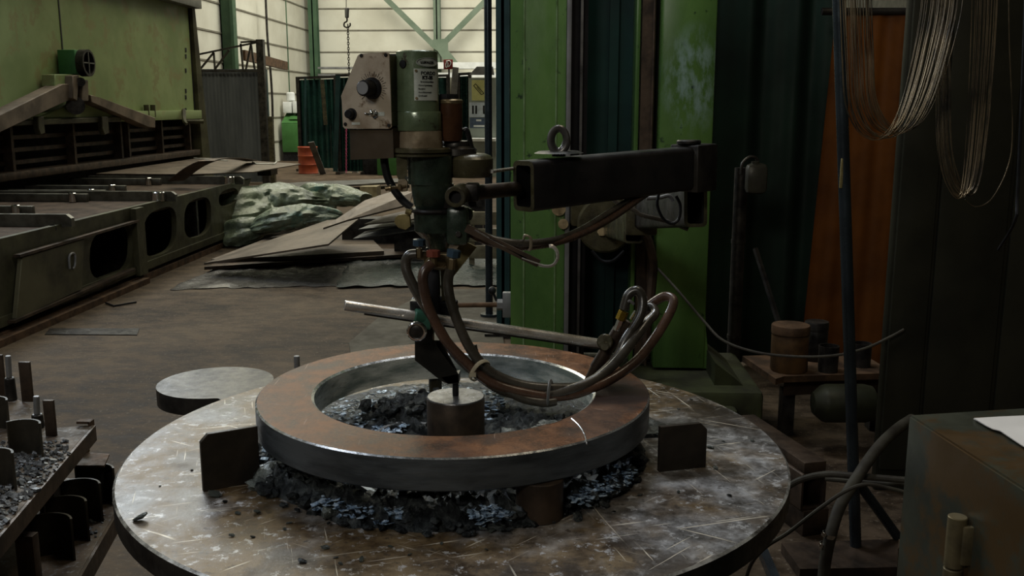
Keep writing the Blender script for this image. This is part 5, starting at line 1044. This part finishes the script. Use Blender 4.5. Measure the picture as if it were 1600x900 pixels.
MB().tube([PY(*p) for p in ((1604, -40, 3.0), (1598, 120, 3.0), (1590, 300, 3.0), (1586, 345, 3.0), (1560, 390, 3.2))], .005, 6).top('black_cable', BLACK, 'black cable hanging at the right picture edge', 'cable')
g = thing('coil_hook_bar', 'dark wall bar from which the wire coils hang', 'bar', PY(1440, -250, 2.75))
b = MB(); zt = PY(1440, -255, 2.72).z; b.cyl((PY(1380, 0, 2.7).x-.12, 2.76, zt-.02), (4.6, 2.9, zt-.02), .015); b.build('bar', DKSTEEL, g)

# ------------------------------------------------------------------ left foreground racks
zU, zL = .60, .35
g = thing('scrap_rack', 'rusty steel rack plate covered with grit in the lower left corner', 'rack', PZ(0, 700, 0))
b = MB(); P = [PZ(x, y, zU) for x, y in ((145, 664), (0, 832), (-120, 970), (-420, 800), (-160, 600), (0, 612), (45, 632), (82, 669))]; b.prism(P, (0, 0, -.016)); b.build('plate', M('gritty_rust_plate', (.12, .09, .065), (.06, .045, .033), 9, .65, .3, .6, (.16, .16, .16), 60, .58), g)
b = MB(); q0, q1 = PZ(145, 664, zU), PZ(-120, 970, zU); b.beam(q0+Vector((.004, 0, -.026)), q1+Vector((.004, 0, -.026)), .010, .05); b.build('edge_angle', BROWNST, g)
for x, y in ((120, 668), (-60, 640), (-20, 810)): p = PZ(x, y, zU); b = MB(); b.span(p.x-.1, p.x-.05, p.y-.08, p.y-.03, 0, zU-.016); b.build('leg', DKSTEEL, g)
b = MB(); p = PZ(133, 664, zU); b.box(p+Vector((0, 0, .012)), (.04, .03, .008)); b.box(p+Vector((.02, 0, -.005)), (.006, .03, .04)); b.build('corner_tab', RUST, g)
g2 = thing('scrap_rack', 'lower rusty rack plate carrying curved shell pieces left of the rotary table', 'rack', PZ(100, 850, 0))
b = MB(); P = [PZ(x, y, zL) for x, y in ((180, 800), (120, 902), (40, 1040), (-200, 1040), (0, 850), (80, 745), (165, 752))]; b.prism(P, (0, 0, -.016)); b.build('plate', _mats['gritty_rust_plate'], g2)
b = MB(); b.beam(PZ(180, 800, zL)+Vector((.004, 0, -.031)), PZ(40, 1040, zL)+Vector((.004, 0, -.031)), .010, .06); b.build('edge_angle', BROWNST, g2)
for x, y in ((150, 800), (60, 900)): p = PZ(x, y, zL); b = MB(); b.span(p.x-.08, p.x-.04, p.y-.02, p.y+.02, 0, zL-.016); b.build('leg', DKSTEEL, g2)
def shell(x, y, z, r, h, a0, a1, lb, lean=0):
    p = PZ(x, y, z); p.y -= r*.62; n = 14; A_ = []; B_ = []
    for k in range(n+1):
        a = math.radians(a0+(a1-a0)*k/n); A_.append(Vector((p.x+r*math.cos(a), p.y+r*math.sin(a), z))); B_.append(Vector((p.x+(r-.006)*math.cos(a), p.y+(r-.006)*math.sin(a), z)))
    b = MB(); b.prism(A_+B_[::-1], (lean, 0, h)); b.top('curved_shell', M('scaly_dark_shell', (.055, .047, .034), (.026, .023, .018), 9, .5, .4, .3), lb, 'shell piece')
for (x, y, lb) in ((72, 872, 'curved dark shell piece nearest the camera on the lower rack'), (96, 842, 'curved dark shell piece, second from the camera on the lower rack'), (118, 812, 'curved dark shell piece, third from the camera on the lower rack'), (140, 786, 'curved dark shell piece, farthest on the lower rack')):
    shell(x+14, y, zL, .075, .125, 28, 150, lb)
for (x, y, w_, lb) in ((42, 712, .06, 'curved dark shell piece on the upper rack beside the shorter stud'), (-8, 672, .06, 'curved dark shell piece at the left picture edge, farther one'), (-2, 762, .06, 'curved dark shell piece at the left picture edge, nearer one')):
    shell(x+2, y, zU, w_, .105, 20, 150, lb)
def stud(x, yb_, yc, yt, z, lb, r=.019):
    p = PZ(x, yb_, z); t = thing('threaded_stud', lb, 'stud', (p.x, p.y, z)); z1, z2 = PY(x, yc, p.y).z, PY(x, yt, p.y).z
    b = MB(); b.cyl((p.x, p.y, z), (p.x, p.y, z1), r, r*.9, bev=.003, seg=18); b.build('collar', DKSTEEL, t); b = MB(); b.cyl((p.x, p.y, z1), (p.x+.003, p.y, z2), r*.5, bev=.0015, seg=16); b.build('pin', GREYSTRIP, t)
stud(18, 625, 590, 556, zU, 'dark stud with a bright tip at the far left of the upper rack'); stud(60, 668, 647, 619, zU, 'shorter dark stud with a bright tip on the upper rack'); 
def flat(x0, x1, yt, yb_, z, lb, d=.012):
    p = PZ((x0+x1)/2, yb_, z); a, c = PY(x0, yt, p.y), PY(x1, yt, p.y); b = MB(); b.span(a.x, c.x, p.y, p.y+d, z, a.z, .001); b.top('upright_bar', BROWNST, lb, 'bar')
flat(28, 45, 566, 628, zU, 'upright rusty flat bar behind the far stud'); flat(66, 82, 626, 682, zU, 'upright dark flat bar beside the shorter stud'); flat(-8, 2, 555, 620, zU, 'upright flat bar cut by the left picture edge')
flat(22, 50, 838, 925, zL, 'upright rusty block at the lower left corner', .03)
stud(47, 880, 812, 800, zL, 'dark stud behind the rusty block in the lower left corner', .016)
g = thing('small_bracket', 'small rusty plate on a short stub beside the upper rack', 'bracket', PZ(145, 740, zL))
b = MB(); P = [PZ(x, y, .50) for x, y in ((114, 717), (128, 706), (171, 709), (163, 727), (112, 727))]; b.prism(P, (0, 0, -.006)); b.build('plate', RUST, g)
q = PZ(145, 718, .494); b = MB(); b.span(q.x-.03, q.x+.03, q.y-.02, q.y+.02, zL-.02, .494); b.build('stub', DKSTEEL, g)
b = MB(); q = PZ(133, 706, .50); b.cyl(q, q+Vector((0, 0, .03)), .016, seg=6, bev=.002); b.build('bolt', BRASSY, g)
# grit
random.seed(21); b = MB()
for _ in range(1000):
    x, y = random.uniform(-10, 110), random.uniform(690, 830)
    if x > 128-(y-690)*.92: continue
    p = PZ(x, y, zU); s_ = random.uniform(.002, .005)+.006*random.random()**3; b.box(p+Vector((0, 0, s_*.4)), (s_*2, s_*1.5, s_*.8), (random.random(), random.random(), random.random()*3))
for _ in range(50):
    x, y = random.uniform(120, 165), random.uniform(800, 840); p = PZ(x, y, zL)
    if x > 180-(y-800)*.6-6: continue
    s_ = random.uniform(.002, .007); b.box(p+Vector((0, 0, s_*.4)), (s_*2, s_*1.5, s_*.8), (random.random(), random.random(), random.random()*3))
b.top('scale_grit', M('grey_grit', (.20, .21, .22), (.06, .06, .062), 60, .45, .4, .2), 'grey scale grit strewn over the scrap rack plates', 'grit', kind='stuff')
